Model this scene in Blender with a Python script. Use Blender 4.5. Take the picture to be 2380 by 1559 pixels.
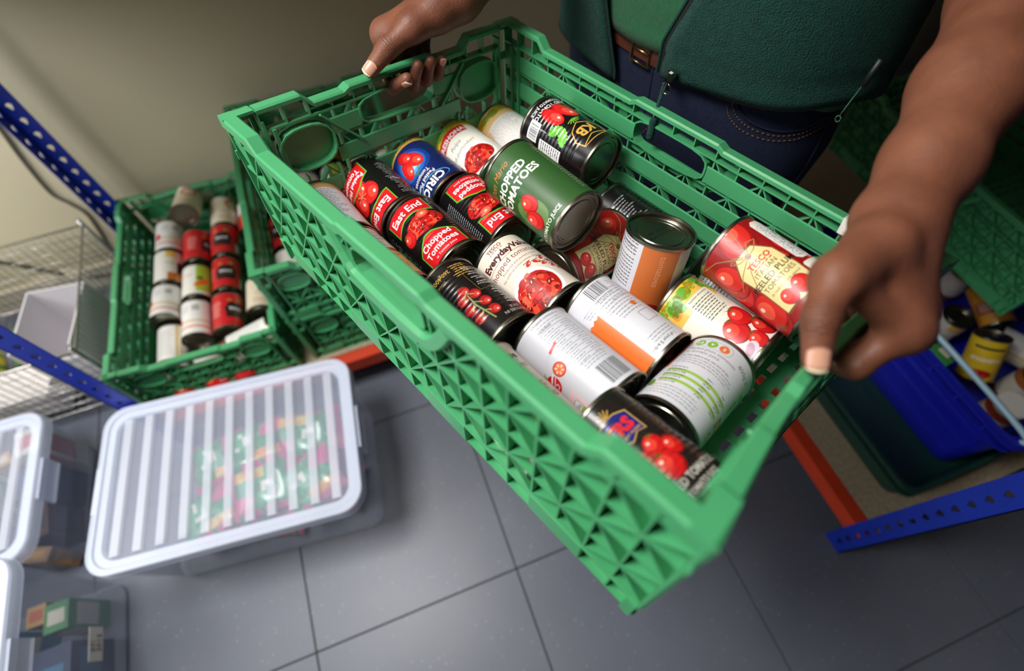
import bpy, bmesh, math, random
import numpy as np
from mathutils import Vector, Matrix
from mathutils.geometry import tessellate_polygon

random.seed(7)
for o in list(bpy.data.objects):
    bpy.data.objects.remove(o)
SC = bpy.context.scene
COL = SC.collection

def srgb(r, g, b):
    def f(c):
        c /= 255.0
        return c / 12.92 if c <= .04045 else ((c + .055) / 1.055) ** 2.4
    return (f(r), f(g), f(b), 1.0)

# ------------------------------------------------------------------ camera
CAM_H = 1.388
CM = np.array([[0.934146, -0.324584, 0.148379],
               [-0.355372, -0.807651, 0.470542],
               [-0.032892, -0.492285, -0.869813]])
cam_data = bpy.data.cameras.new('camera')
cam = bpy.data.objects.new('camera', cam_data)
COL.objects.link(cam)
mw = Matrix.Identity(4)
for i in range(3):
    mw[i][0] = CM[i][0]
    mw[i][1] = -CM[i][1]
    mw[i][2] = -CM[i][2]
mw[2][3] = CAM_H
cam.matrix_world = mw
cam_data.sensor_width = 36.0
cam_data.lens = 18.0
cam_data.clip_start = .02
cam_data.dof.use_dof = True
cam_data.dof.focus_distance = .57
cam_data.dof.aperture_fstop = 2.2
SC.camera = cam

# ------------------------------------------------------------------ world, lights, exposure
world = bpy.data.worlds.new('world')
SC.world = world
world.use_nodes = True
bg = world.node_tree.nodes['Background']
bg.inputs[0].default_value = (.75, .85, 1.0, 1)
bg.inputs[1].default_value = .15

def area(name, loc, target, sx, sy, power, color=(1, 1, 1)):
    d = bpy.data.lights.new(name, 'AREA')
    d.shape = 'RECTANGLE'
    d.size, d.size_y, d.energy, d.color = sx, sy, power, color
    o = bpy.data.objects.new(name, d)
    COL.objects.link(o)
    o.location = loc
    o.rotation_euler = (Vector(target) - Vector(loc)).to_track_quat('-Z', 'Y').to_euler()
    return o

# daylight entering by the window in the left wall, and the ceiling light panel
area('window_daylight', (-1.73, .62, 1.45), (-.75, 1.0, .45), 1.1, .95, 16, (.93, .96, 1.0))
area('ceiling_panel_light', (-.66, .46, 2.285), (-.66, .46, 0), .62, .62, 28, (1.0, .98, .95))
SC.view_settings.view_transform = 'Standard'
SC.view_settings.look = 'None'
SC.view_settings.gamma = 1.0
SC.view_settings.use_curve_mapping = False
SC.view_settings.exposure = 0.45

# ------------------------------------------------------------------ materials
def mat(name, color, rough=.5, metal=0., spec=.5, bump=None, noise=None, sheen=0., coat=0., sss=0., alpha_mix=None):
    """procedural material. noise=(scale, amount, colour2), bump=(scale, strength, distance)"""
    m = bpy.data.materials.new(name)
    m.use_nodes = True
    nt = m.node_tree
    b = nt.nodes['Principled BSDF']
    b.inputs['Base Color'].default_value = color
    b.inputs['Roughness'].default_value = rough
    b.inputs['Metallic'].default_value = metal
    b.inputs['Specular IOR Level'].default_value = spec
    if sheen:
        b.inputs['Sheen Weight'].default_value = sheen
        b.inputs['Sheen Roughness'].default_value = .6
    if coat:
        b.inputs['Coat Weight'].default_value = coat
    if sss:
        b.inputs['Subsurface Weight'].default_value = sss
        b.inputs['Subsurface Radius'].default_value = (.012, .004, .002)
        b.inputs['Subsurface Scale'].default_value = .6
    tc = nt.nodes.new('ShaderNodeTexCoord')
    if noise:
        n = nt.nodes.new('ShaderNodeTexNoise')
        n.inputs['Scale'].default_value = noise[0]
        n.inputs['Detail'].default_value = 4
        nt.links.new(tc.outputs['Object'], n.inputs['Vector'])
        r = nt.nodes.new('ShaderNodeValToRGB')
        r.color_ramp.elements[0].position = .5 - noise[1] / 2
        r.color_ramp.elements[1].position = .5 + noise[1] / 2
        r.color_ramp.elements[0].color = color
        r.color_ramp.elements[1].color = noise[2]
        nt.links.new(n.outputs['Fac'], r.inputs['Fac'])
        nt.links.new(r.outputs['Color'], b.inputs['Base Color'])
    if bump:
        n = nt.nodes.new('ShaderNodeTexNoise')
        n.inputs['Scale'].default_value = bump[0]
        n.inputs['Detail'].default_value = 3
        nt.links.new(tc.outputs['Object'], n.inputs['Vector'])
        bp = nt.nodes.new('ShaderNodeBump')
        bp.inputs['Strength'].default_value = bump[1]
        bp.inputs['Distance'].default_value = bump[2]
        nt.links.new(n.outputs['Fac'], bp.inputs['Height'])
        nt.links.new(bp.outputs['Normal'], b.inputs['Normal'])
    if alpha_mix is not None:
        tr = nt.nodes.new('ShaderNodeBsdfTransparent')
        mx = nt.nodes.new('ShaderNodeMixShader')
        mx.inputs[0].default_value = alpha_mix
        out = nt.nodes['Material Output']
        nt.links.new(tr.outputs[0], mx.inputs[1])
        nt.links.new(b.outputs[0], mx.inputs[2])
        nt.links.new(mx.outputs[0], out.inputs[0])
    return m

def print_mat(name, rough=.32, ribs=0., coat=.08):
    """flat print: colour per face from the mesh, optional beads of the tin under it"""
    m = bpy.data.materials.new(name)
    m.use_nodes = True
    nt = m.node_tree
    b = nt.nodes['Principled BSDF']
    b.inputs['Roughness'].default_value = rough
    b.inputs['Coat Weight'].default_value = coat
    b.inputs['Coat Roughness'].default_value = .12
    at = nt.nodes.new('ShaderNodeAttribute')
    at.attribute_name = 'Col'
    nt.links.new(at.outputs['Color'], b.inputs['Base Color'])
    tc = nt.nodes.new('ShaderNodeTexCoord')
    h = None
    n = nt.nodes.new('ShaderNodeTexNoise')
    n.inputs['Scale'].default_value = 45
    nt.links.new(tc.outputs['Object'], n.inputs['Vector'])
    bp = nt.nodes.new('ShaderNodeBump')
    bp.inputs['Strength'].default_value = .25
    bp.inputs['Distance'].default_value = .0006
    nt.links.new(n.outputs['Fac'], bp.inputs['Height'])
    last = bp
    if ribs:
        w = nt.nodes.new('ShaderNodeTexWave')
        w.wave_type = 'BANDS'
        w.bands_direction = 'Z'
        w.inputs['Scale'].default_value = 55
        w.inputs['Distortion'].default_value = 0
        nt.links.new(tc.outputs['Object'], w.inputs['Vector'])
        # beads only on the middle part of the can
        sp = nt.nodes.new('ShaderNodeSeparateXYZ')
        nt.links.new(tc.outputs['Object'], sp.inputs[0])
        ab = nt.nodes.new('ShaderNodeMath'); ab.operation = 'ABSOLUTE'
        nt.links.new(sp.outputs['Z'], ab.inputs[0])
        ls = nt.nodes.new('ShaderNodeMath'); ls.operation = 'LESS_THAN'
        ls.inputs[1].default_value = .034
        nt.links.new(ab.outputs[0], ls.inputs[0])
        mu = nt.nodes.new('ShaderNodeMath'); mu.operation = 'MULTIPLY'
        nt.links.new(w.outputs['Fac'], mu.inputs[0])
        nt.links.new(ls.outputs[0], mu.inputs[1])
        b2 = nt.nodes.new('ShaderNodeBump')
        b2.inputs['Strength'].default_value = ribs
        b2.inputs['Distance'].default_value = .0009
        nt.links.new(mu.outputs[0], b2.inputs['Height'])
        nt.links.new(bp.outputs['Normal'], b2.inputs['Normal'])
        last = b2
    nt.links.new(last.outputs['Normal'], b.inputs['Normal'])
    return m

MT = {
    'crate': mat('green_plastic', srgb(72, 156, 104), .36, noise=(9, .5, srgb(62, 144, 93)), bump=(260, .12, .0004)),
    'darkcrate': mat('dark_green_plastic', srgb(20, 62, 54), .4, noise=(6, .5, srgb(15, 50, 44))),
    'bluecrate': mat('blue_plastic', srgb(20, 28, 170), .35, noise=(5, .5, srgb(14, 20, 150))),
    'paleblue': mat('pale_blue_metal', srgb(150, 185, 205), .4),
    'steel': mat('tin_steel', srgb(150, 146, 134), .3, 1.0, noise=(30, .6, srgb(126, 120, 106)), bump=(300, .15, .0003)),
    'gold': mat('gold_lacquer', srgb(178, 150, 96), .3, 1.0),
    'chrome': mat('chrome_wire', srgb(190, 190, 186), .25, 1.0),
    'bluepost': mat('blue_painted_steel', srgb(16, 50, 178), .38, noise=(12, .5, srgb(12, 42, 160))),
    'orange': mat('orange_painted_steel', srgb(206, 66, 34), .4, noise=(12, .5, srgb(190, 56, 28))),
    'chip': mat('chipboard', srgb(176, 160, 134), .8, noise=(120, .4, srgb(148, 132, 106))),
    'wall': mat('cream_wall_paint', srgb(216, 206, 176), .75, noise=(1.6, .6, srgb(208, 197, 166)), bump=(160, .12, .001)),
    'walldark': mat('low_bounce_wall', srgb(84, 78, 68), .8, noise=(1.6, .6, srgb(78, 72, 62))),  # unseen walls, coloured dark to cut the light they bounce back
    'ceil': mat('low_bounce_ceiling', srgb(150, 146, 138), .9),  # greyed so the unseen ceiling bounces less light
    'skirt': mat('skirting_paint', srgb(200, 192, 172), .5),
    'frame': mat('window_frame_white', srgb(230, 230, 228), .4),
    'cable': mat('black_cable_rubber', srgb(38, 36, 34), .5),
    'greycable': mat('grey_cable_rubber', srgb(112, 104, 88), .5),
    'boxclear': mat('clear_polypropylene', srgb(196, 206, 224), .22, alpha_mix=.26),
    'boxlid': mat('frosted_polypropylene', srgb(206, 214, 236), .26, alpha_mix=.16),
    'boxrib': mat('frosted_polypropylene_rib', srgb(226, 231, 244), .3, alpha_mix=.40),
    'boxrim': mat('milky_polypropylene_rim', srgb(220, 228, 246), .25, alpha_mix=.52),
    'carton': mat('white_carton', srgb(214, 210, 214), .7),
    'paper': mat('paper_white', srgb(222, 218, 208), .8),
    'skin': None,
    'nail': mat('fingernail', srgb(196, 146, 122), .25),
    'nailtip': mat('fingernail_tip', srgb(226, 206, 176), .3),
    'fleece': mat('dark_green_fleece', srgb(26, 70, 61), .95, spec=.05, noise=(120, .6, srgb(18, 54, 47)), bump=(520, 1.0, .0035), sheen=.06),
    'polo': mat('green_polo_knit', srgb(36, 92, 58), .9, spec=.15, noise=(200, .4, srgb(30, 80, 50)), bump=(700, .6, .0012), sheen=.1),
    'denim': mat('dark_denim', srgb(20, 25, 42), .85, spec=.2, noise=(260, .6, srgb(30, 38, 62)), bump=(600, .5, .001)),
    'stitch': mat('brown_stitching', srgb(120, 84, 54), .8),
    'belt': mat('brown_leather', srgb(88, 46, 30), .5, noise=(40, .5, srgb(70, 34, 22))),
    'brass': mat('brass_buckle', srgb(176, 150, 104), .3, 1.0),
    'zip': mat('zip_black_teeth', srgb(18, 26, 24), .5),
    'zipmetal': mat('zip_metal', srgb(200, 198, 190), .25, 1.0),
    'shoe': mat('black_shoe_leather', srgb(24, 22, 22), .45),
    'hair': mat('black_hair', srgb(20, 17, 16), .8),
    'eye': mat('eye_white', srgb(225, 220, 212), .3),
    'lip': mat('lips', srgb(120, 62, 54), .45),
    'print': print_mat('printed_paper_label', .40),
    'ribprint': print_mat('printed_tin_beaded', .26, ribs=.4),
    'pack': print_mat('printed_film_packet', .22, coat=.4),
    'grout': mat('tile_joint', srgb(60, 58, 56), .9),
}

def floor_mat():
    m = bpy.data.materials.new('speckled_vinyl_tile')
    m.use_nodes = True
    nt = m.node_tree
    b = nt.nodes['Principled BSDF']
    b.inputs['Roughness'].default_value = .42
    ge = nt.nodes.new('ShaderNodeNewGeometry')
    n = nt.nodes.new('ShaderNodeTexNoise')
    n.inputs['Scale'].default_value = 3.0
    n.inputs['Detail'].default_value = 6
    nt.links.new(ge.outputs['Position'], n.inputs['Vector'])
    r = nt.nodes.new('ShaderNodeValToRGB')
    r.color_ramp.elements[0].position = .35
    r.color_ramp.elements[1].position = .68
    r.color_ramp.elements[0].color = srgb(92, 97, 110)
    r.color_ramp.elements[1].color = srgb(102, 107, 119)
    nt.links.new(n.outputs['Fac'], r.inputs['Fac'])
    prev = r.outputs['Color']
    for scale, thr, colr in ((70, .16, srgb(84, 100, 150)), (95, .14, srgb(78, 80, 84)), (80, .14, srgb(158, 160, 164))):
        v = nt.nodes.new('ShaderNodeTexVoronoi')
        v.inputs['Scale'].default_value = scale
        nt.links.new(ge.outputs['Position'], v.inputs['Vector'])
        lt = nt.nodes.new('ShaderNodeMath'); lt.operation = 'LESS_THAN'
        lt.inputs[1].default_value = thr
        nt.links.new(v.outputs['Distance'], lt.inputs[0])
        # only some of the cells carry a fleck
        sx = nt.nodes.new('ShaderNodeSeparateColor')
        nt.links.new(v.outputs['Color'], sx.inputs[0])
        l2 = nt.nodes.new('ShaderNodeMath'); l2.operation = 'LESS_THAN'
        l2.inputs[1].default_value = .3
        nt.links.new(sx.outputs[0], l2.inputs[0])
        mu = nt.nodes.new('ShaderNodeMath'); mu.operation = 'MULTIPLY'
        nt.links.new(lt.outputs[0], mu.inputs[0]); nt.links.new(l2.outputs[0], mu.inputs[1])
        m2 = nt.nodes.new('ShaderNodeMath'); m2.operation = 'MULTIPLY'
        m2.inputs[1].default_value = .7
        nt.links.new(mu.outputs[0], m2.inputs[0])
        mx = nt.nodes.new('ShaderNodeMix'); mx.data_type = 'RGBA'
        nt.links.new(m2.outputs[0], mx.inputs[0])
        nt.links.new(prev, mx.inputs[6])
        mx.inputs[7].default_value = colr
        prev = mx.outputs[2]
    nt.links.new(prev, b.inputs['Base Color'])
    return m
MT['tile'] = floor_mat()
def skin_mat(joints):
    """brown skin: mottling, pores, and the darker creased skin over the listed knuckles"""
    m = bpy.data.materials.new('brown_skin')
    m.use_nodes = True
    nt = m.node_tree
    b = nt.nodes['Principled BSDF']
    b.inputs['Roughness'].default_value = .5
    b.inputs['Specular IOR Level'].default_value = .38
    b.inputs['Subsurface Weight'].default_value = .1
    b.inputs['Subsurface Radius'].default_value = (.012, .004, .002)
    b.inputs['Subsurface Scale'].default_value = .5
    tc = nt.nodes.new('ShaderNodeTexCoord')
    n = nt.nodes.new('ShaderNodeTexNoise'); n.inputs['Scale'].default_value = 26; n.inputs['Detail'].default_value = 5
    nt.links.new(tc.outputs['Object'], n.inputs['Vector'])
    r = nt.nodes.new('ShaderNodeValToRGB')
    r.color_ramp.elements[0].position, r.color_ramp.elements[1].position = .3, .72
    r.color_ramp.elements[0].color, r.color_ramp.elements[1].color = srgb(124, 77, 56), srgb(100, 59, 42)
    nt.links.new(n.outputs['Fac'], r.inputs['Fac'])
    col = r.outputs['Color']
    pore = nt.nodes.new('ShaderNodeTexVoronoi'); pore.inputs['Scale'].default_value = 700
    nt.links.new(tc.outputs['Object'], pore.inputs['Vector'])
    n2 = nt.nodes.new('ShaderNodeTexNoise'); n2.inputs['Scale'].default_value = 160; n2.inputs['Detail'].default_value = 4
    nt.links.new(tc.outputs['Object'], n2.inputs['Vector'])
    b1 = nt.nodes.new('ShaderNodeBump'); b1.inputs['Strength'].default_value = .35; b1.inputs['Distance'].default_value = .0005
    nt.links.new(pore.outputs['Distance'], b1.inputs['Height'])
    b2 = nt.nodes.new('ShaderNodeBump'); b2.inputs['Strength'].default_value = .35; b2.inputs['Distance'].default_value = .0012
    nt.links.new(n2.outputs['Fac'], b2.inputs['Height'])
    nt.links.new(b1.outputs['Normal'], b2.inputs['Normal'])
    last = b2
    for (jx, jy, jz), (ax, ay, az), rad in joints:
        d = nt.nodes.new('ShaderNodeVectorMath'); d.operation = 'SUBTRACT'; d.inputs[1].default_value = (jx, jy, jz)
        nt.links.new(tc.outputs['Object'], d.inputs[0])
        ln = nt.nodes.new('ShaderNodeVectorMath'); ln.operation = 'LENGTH'
        nt.links.new(d.outputs[0], ln.inputs[0])
        mr = nt.nodes.new('ShaderNodeMapRange'); mr.inputs[1].default_value = rad * .55; mr.inputs[2].default_value = rad; mr.inputs[3].default_value = 1; mr.inputs[4].default_value = 0
        nt.links.new(ln.outputs['Value'], mr.inputs[0])
        dt = nt.nodes.new('ShaderNodeVectorMath'); dt.operation = 'DOT_PRODUCT'; dt.inputs[1].default_value = (ax, ay, az)
        nt.links.new(d.outputs[0], dt.inputs[0])
        wb = nt.nodes.new('ShaderNodeMath'); wb.operation = 'MULTIPLY_ADD'; wb.inputs[1].default_value = .004; 
        nt.links.new(n2.outputs['Fac'], wb.inputs[0]); nt.links.new(dt.outputs['Value'], wb.inputs[2])
        sn = nt.nodes.new('ShaderNodeMath'); sn.operation = 'MULTIPLY'; sn.inputs[1].default_value = 2200
        nt.links.new(wb.outputs[0], sn.inputs[0])
        s2 = nt.nodes.new('ShaderNodeMath'); s2.operation = 'SINE'
        nt.links.new(sn.outputs[0], s2.inputs[0])
        s3 = nt.nodes.new('ShaderNodeMath'); s3.operation = 'MULTIPLY'
        nt.links.new(s2.outputs[0], s3.inputs[0]); nt.links.new(mr.outputs[0], s3.inputs[1])
        bb = nt.nodes.new('ShaderNodeBump'); bb.inputs['Strength'].default_value = .55; bb.inputs['Distance'].default_value = .0008
        nt.links.new(s3.outputs[0], bb.inputs['Height']); nt.links.new(last.outputs['Normal'], bb.inputs['Normal'])
        last = bb
        mx = nt.nodes.new('ShaderNodeMix'); mx.data_type = 'RGBA'
        h = nt.nodes.new('ShaderNodeMath'); h.operation = 'MULTIPLY'; h.inputs[1].default_value = .5
        nt.links.new(mr.outputs[0], h.inputs[0])
        nt.links.new(h.outputs[0], mx.inputs[0]); nt.links.new(col, mx.inputs[6]); mx.inputs[7].default_value = srgb(72, 42, 32)
        col = mx.outputs[2]
    nt.links.new(col, b.inputs['Base Color'])
    nt.links.new(last.outputs['Normal'], b.inputs['Normal'])
    return m

# ------------------------------------------------------------------ mesh helpers
class MB:
    """collects shapes; build() links them as ONE mesh object"""
    def __init__(s):
        s.v, s.f, s.c = [], [], []
    def add(s, verts, faces, col=None):
        k = len(s.v)
        s.v.extend([tuple(p) for p in verts])
        s.f.extend([tuple(i + k for i in f) for f in faces])
        s.c.extend([col] * len(faces))
        return s
    def box(s, lo, hi, col=None):
        x0, y0, z0 = lo; x1, y1, z1 = hi
        return s.add([(x0, y0, z0), (x1, y0, z0), (x1, y1, z0), (x0, y1, z0), (x0, y0, z1), (x1, y0, z1), (x1, y1, z1), (x0, y1, z1)],
                     [(3, 2, 1, 0), (4, 5, 6, 7), (0, 1, 5, 4), (1, 2, 6, 5), (2, 3, 7, 6), (3, 0, 4, 7)], col)
    def bar(s, p, q, w, d, up, col=None):
        """rectangular bar from p to q; w across (perp. to up), d along up"""
        p, q, up = Vector(p), Vector(q), Vector(up)
        a = (q - p).normalized(); c = a.cross(up).normalized() * (w / 2); u = c.cross(a).normalized() * (d / 2)
        vs = [p - c - u, p + c - u, p + c + u, p - c + u, q - c - u, q + c - u, q + c + u, q - c + u]
        return s.add(vs, [(3, 2, 1, 0), (4, 5, 6, 7), (0, 1, 5, 4), (1, 2, 6, 5), (2, 3, 7, 6), (3, 0, 4, 7)], col)
    def tube(s, path, r, n=8, closed=False, col=None):
        path = [Vector(p) for p in path]
        rs = r if isinstance(r, (list, tuple)) else [r] * len(path)
        m = len(path); vs = []; fs = []
        up = Vector((.31, .17, .93))
        for i, p in enumerate(path):
            t = (path[(i + 1) % m] - path[i - 1]) if (closed or 0 < i < m - 1) else (path[1] - path[0] if i == 0 else path[-1] - path[-2])
            t.normalize()
            a = t.cross(up)
            if a.length < .1:
                a = t.cross(Vector((1, 0, 0)))
            a.normalize(); b = t.cross(a)
            for k in range(n):
                th = 2 * math.pi * k / n
                vs.append(p + (a * math.cos(th) + b * math.sin(th)) * rs[i])
        for i in range(m if closed else m - 1):
            j = (i + 1) % m
            for k in range(n):
                l = (k + 1) % n
                fs.append((i * n + k, i * n + l, j * n + l, j * n + k))
        if not closed:
            fs.append(tuple(range(n))[::-1]); fs.append(tuple(range((m - 1) * n, m * n)))
        return s.add(vs, fs, col)
    def lathe(s, prof, n=48, col=None, cap=False):
        vs, fs = [], []
        for r, z in prof:
            for k in range(n):
                th = 2 * math.pi * k / n
                vs.append((r * math.cos(th), r * math.sin(th), z))
        for i in range(len(prof) - 1):
            for k in range(n):
                l = (k + 1) % n
                fs.append((i * n + k, i * n + l, (i + 1) * n + l, (i + 1) * n + k))
        if cap:
            fs.append(tuple(range(n))[::-1]); fs.append(tuple(range((len(prof) - 1) * n, len(prof) * n)))
        return s.add(vs, fs, col)
    def sweep(s, rings, closed_ring=True, cap=True, col=None):
        """list of point rings with equal counts"""
        n = len(rings[0]); vs = [p for r in rings for p in r]; fs = []
        for i in range(len(rings) - 1):
            for k in range(n if closed_ring else n - 1):
                l = (k + 1) % n
                fs.append((i * n + k, i * n + l, (i + 1) * n + l, (i + 1) * n + k))
        if cap and closed_ring:
            fs.append(tuple(range(n))[::-1]); fs.append(tuple(range((len(rings) - 1) * n, len(rings) * n)))
        return s.add(vs, fs, col)
    def prism(s, poly, z0, z1, col=None):
        n = len(poly)
        vs = [(x, y, z0) for x, y in poly] + [(x, y, z1) for x, y in poly]
        fs = [(i, (i + 1) % n, n + (i + 1) % n, n + i) for i in range(n)]
        fs += [tuple(range(n))[::-1], tuple(range(n, 2 * n))]
        return s.add(vs, fs, col)
    def warp(s, fn):
        s.v = [tuple(fn(p)) for p in s.v]
        return s
    def mesh(s, name, material, smooth=False):
        me = bpy.data.meshes.new(name)
        me.from_pydata(s.v, [], s.f)
        me.materials.append(material)
        if any(c is not None for c in s.c):
            ca = me.color_attributes.new('Col', 'FLOAT_COLOR', 'CORNER')
            arr = []
            for c, f in zip(s.c, s.f):
                arr.extend((c or (1, 1, 1, 1)) * len(f))
            ca.data.foreach_set('color', arr)
        if smooth:
            me.polygons.foreach_set('use_smooth', [True] * len(me.polygons))
        me.update()
        return me
    def build(s, name, material, parent=None, smooth=False, angle=None):
        me = s.mesh(name, material, smooth)
        if angle is not None:
            me.polygons.foreach_set('use_smooth', [True] * len(me.polygons))
            bm = bmesh.new(); bm.from_mesh(me)
            bmesh.ops.recalc_face_normals(bm, faces=bm.faces)
            for e in bm.edges:
                if len(e.link_faces) == 2 and e.calc_face_angle(0) > angle:
                    e.smooth = False
            bm.to_mesh(me); bm.free()
        return link(name, me, parent)

def link(name, me, parent=None):
    o = bpy.data.objects.new(name, me)
    COL.objects.link(o)
    if parent is not None:
        o.parent = parent
    return o

def tag(o, label, cat, group=None):
    o['label'] = label
    o['category'] = cat
    if group:
        o['group'] = group
    return o

def thing(name, label, cat, loc=(0, 0, 0), group=None):
    o = bpy.data.objects.new(name, None)
    COL.objects.link(o)
    o.location = loc
    o.empty_display_size = .05
    return tag(o, label, cat, group)

def struct(o):
    o['kind'] = 'structure'
    return o

def copy_tree(src, parent=None):
    c = src.copy()
    COL.objects.link(c)
    c.parent = parent
    for ch in list(src.children):
        copy_tree(ch, c)
    return c

# ================================================================== the room
X0, X1, Y0, Y1, ZC = -1.8, 2.3, -2.0, 1.46, 2.35
struct(MB().box((X0 - .1, Y0 - .1, -.06), (X1 + .1, Y1 + .1, -.004)).build('floor', MT['grout']))
floor_ob = bpy.data.objects['floor']
TX, TY, TS, TG = .0114, .1267, .5, .0010          # a tile joint crosses here
tile_mesh = {}
for i in range(-5, 5):
    for j in range(-5, 4):
        lo = (max(X0, TX + i * TS + TG), max(Y0, TY + j * TS + TG))
        hi = (min(X1, TX + (i + 1) * TS - TG), min(Y1, TY + (j + 1) * TS - TG))
        w, d = hi[0] - lo[0], hi[1] - lo[1]
        if w < .02 or d < .02:
            continue
        key = (round(w, 3), round(d, 3))
        if key not in tile_mesh:
            m = MB()
            b = .0012
            m.add([(0, 0, -.003), (w, 0, -.003), (w, d, -.003), (0, d, -.003), (b, b, 0), (w - b, b, 0), (w - b, d - b, 0), (b, d - b, 0)],
                  [(4, 5, 6, 7), (0, 1, 5, 4), (1, 2, 6, 5), (2, 3, 7, 6), (3, 0, 4, 7), (3, 2, 1, 0)])
            tile_mesh[key] = m.mesh('tile', MT['tile'])
        t = link('tile', tile_mesh[key], floor_ob)
        t.location = (lo[0], lo[1], 0)
struct(MB().box((X0 - .1, Y1, -.02), (X1 + .1, Y1 + .1, ZC)).build('wall_back', MT['wall']))
struct(MB().box((X0 - .1, Y0 - .1, -.02), (X1 + .1, Y0, ZC)).build('wall_front', MT['walldark']))
struct(MB().box((X1, Y0, -.02), (X1 + .1, Y1, ZC)).build('wall_right', MT['walldark']))
WY0, WY1, WZ0, WZ1 = .05, 1.20, .95, 1.98
wl = MB()
for lo, hi in (((Y0, 0), (Y1, WZ0)), ((Y0, WZ1), (Y1, ZC)), ((Y0, WZ0), (WY0, WZ1)), ((WY1, WZ0), (Y1, WZ1))):
    wl.box((X0 - .1, lo[0], lo[1] - (.02 if lo[1] == 0 else 0)), (X0, hi[0], hi[1]))
struct(wl.build('wall_left', MT['wall']))
wf = MB()
for lo, hi in (((WY0, WZ0), (WY1, WZ0 + .05)), ((WY0, WZ1 - .05), (WY1, WZ1)), ((WY0, WZ0 + .05), (WY0 + .05, WZ1 - .05)), ((WY1 - .05, WZ0 + .05), (WY1, WZ1 - .05)), ((.605, WZ0 + .05), (.645, WZ1 - .05))):
    wf.box((X0 - .08, lo[0], lo[1]), (X0 - .03, hi[0], hi[1]))
win = struct(wf.build('window_1', MT['frame']))
glass = mat('window_glass', (1, 1, 1, 1), .02, alpha_mix=.08)
for a, b in ((WY0 + .05, .605), (.645, WY1 - .05)):
    MB().box((X0 - .058, a, WZ0 + .05), (X0 - .053, b, WZ1 - .05)).build('pane', glass, win)
struct(MB().box((X0 - .1, Y0 - .1, ZC), (X1 + .1, Y1 + .1, ZC + .1)).build('ceiling', MT['ceil']))
struct(MB().box((X0, Y1 - .014, 0), (X1, Y1, .09)).build('baseboard_back', MT['skirt']))

lf = thing('ceiling_light', 'square ceiling light panel above the clear storage boxes', 'ceiling light', (-.66, .46, 2.30))
m_ = MB()
for lo, hi in (((-.36, -.36), (.36, -.32)), ((-.36, .32), (.36, .36)), ((-.36, -.32), (-.32, .32)), ((.32, -.32), (.36, .32))):
    m_.box((lo[0], lo[1], 0), (hi[0], hi[1], .0495))
m_.build('frame', MT['frame'], lf)
em = mat('light_diffuser', (1, 1, 1, 1), .6)
em.node_tree.nodes['Principled BSDF'].inputs['Emission Color'].default_value = (1, .98, .95, 1)
em.node_tree.nodes['Principled BSDF'].inputs['Emission Strength'].default_value = 3.0
MB().box((-.32, -.32, .012), (.32, .32, .016)).build('diffuser', em, lf)
# cables hanging down the back wall
def bez(pts, n=6):
    """Catmull-Rom through points"""
    P = [Vector(p) for p in pts]
    P = [P[0] * 2 - P[1]] + P + [P[-1] * 2 - P[-2]]
    out = []
    for i in range(1, len(P) - 2):
        for k in range(n):
            t = k / n
            a, b, c, d = P[i - 1], P[i], P[i + 1], P[i + 2]
            out.append(.5 * ((2 * b) + (c - a) * t + (2 * a - 5 * b + 4 * c - d) * t * t + (3 * b - a - 3 * c + d) * t ** 3))
    out.append(P[-2])
    return out
cy = Y1 - .006
tag(MB().tube(bez([(-.80, cy, .72), (-.829, cy, .577), (-.848, cy, .492), (-.864, cy, .383), (-.849, cy, .335), (-.837, cy, .286), (-.851, cy, .215), (-.87, cy, .13), (-.875, cy - .03, .004)]), .0042, 8).build('wall_cable', MT['greycable'], smooth=True),
    'thin grey cable hanging down the cream wall beside the blue post', 'cable')
tag(MB().tube(bez([(-1.6, cy, .62), (-1.3, cy, .33), (-1.142, cy, .202), (-1.102, cy, .161), (-1.064, cy, .114), (-1.026, cy, .070), (-.95, cy - .012, .052), (-.86, cy - .02, .05)]), .0046, 8).build('wall_cable', MT['cable'], smooth=True),
    'black cable drooping across the wall above the wire basket', 'cable')

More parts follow.
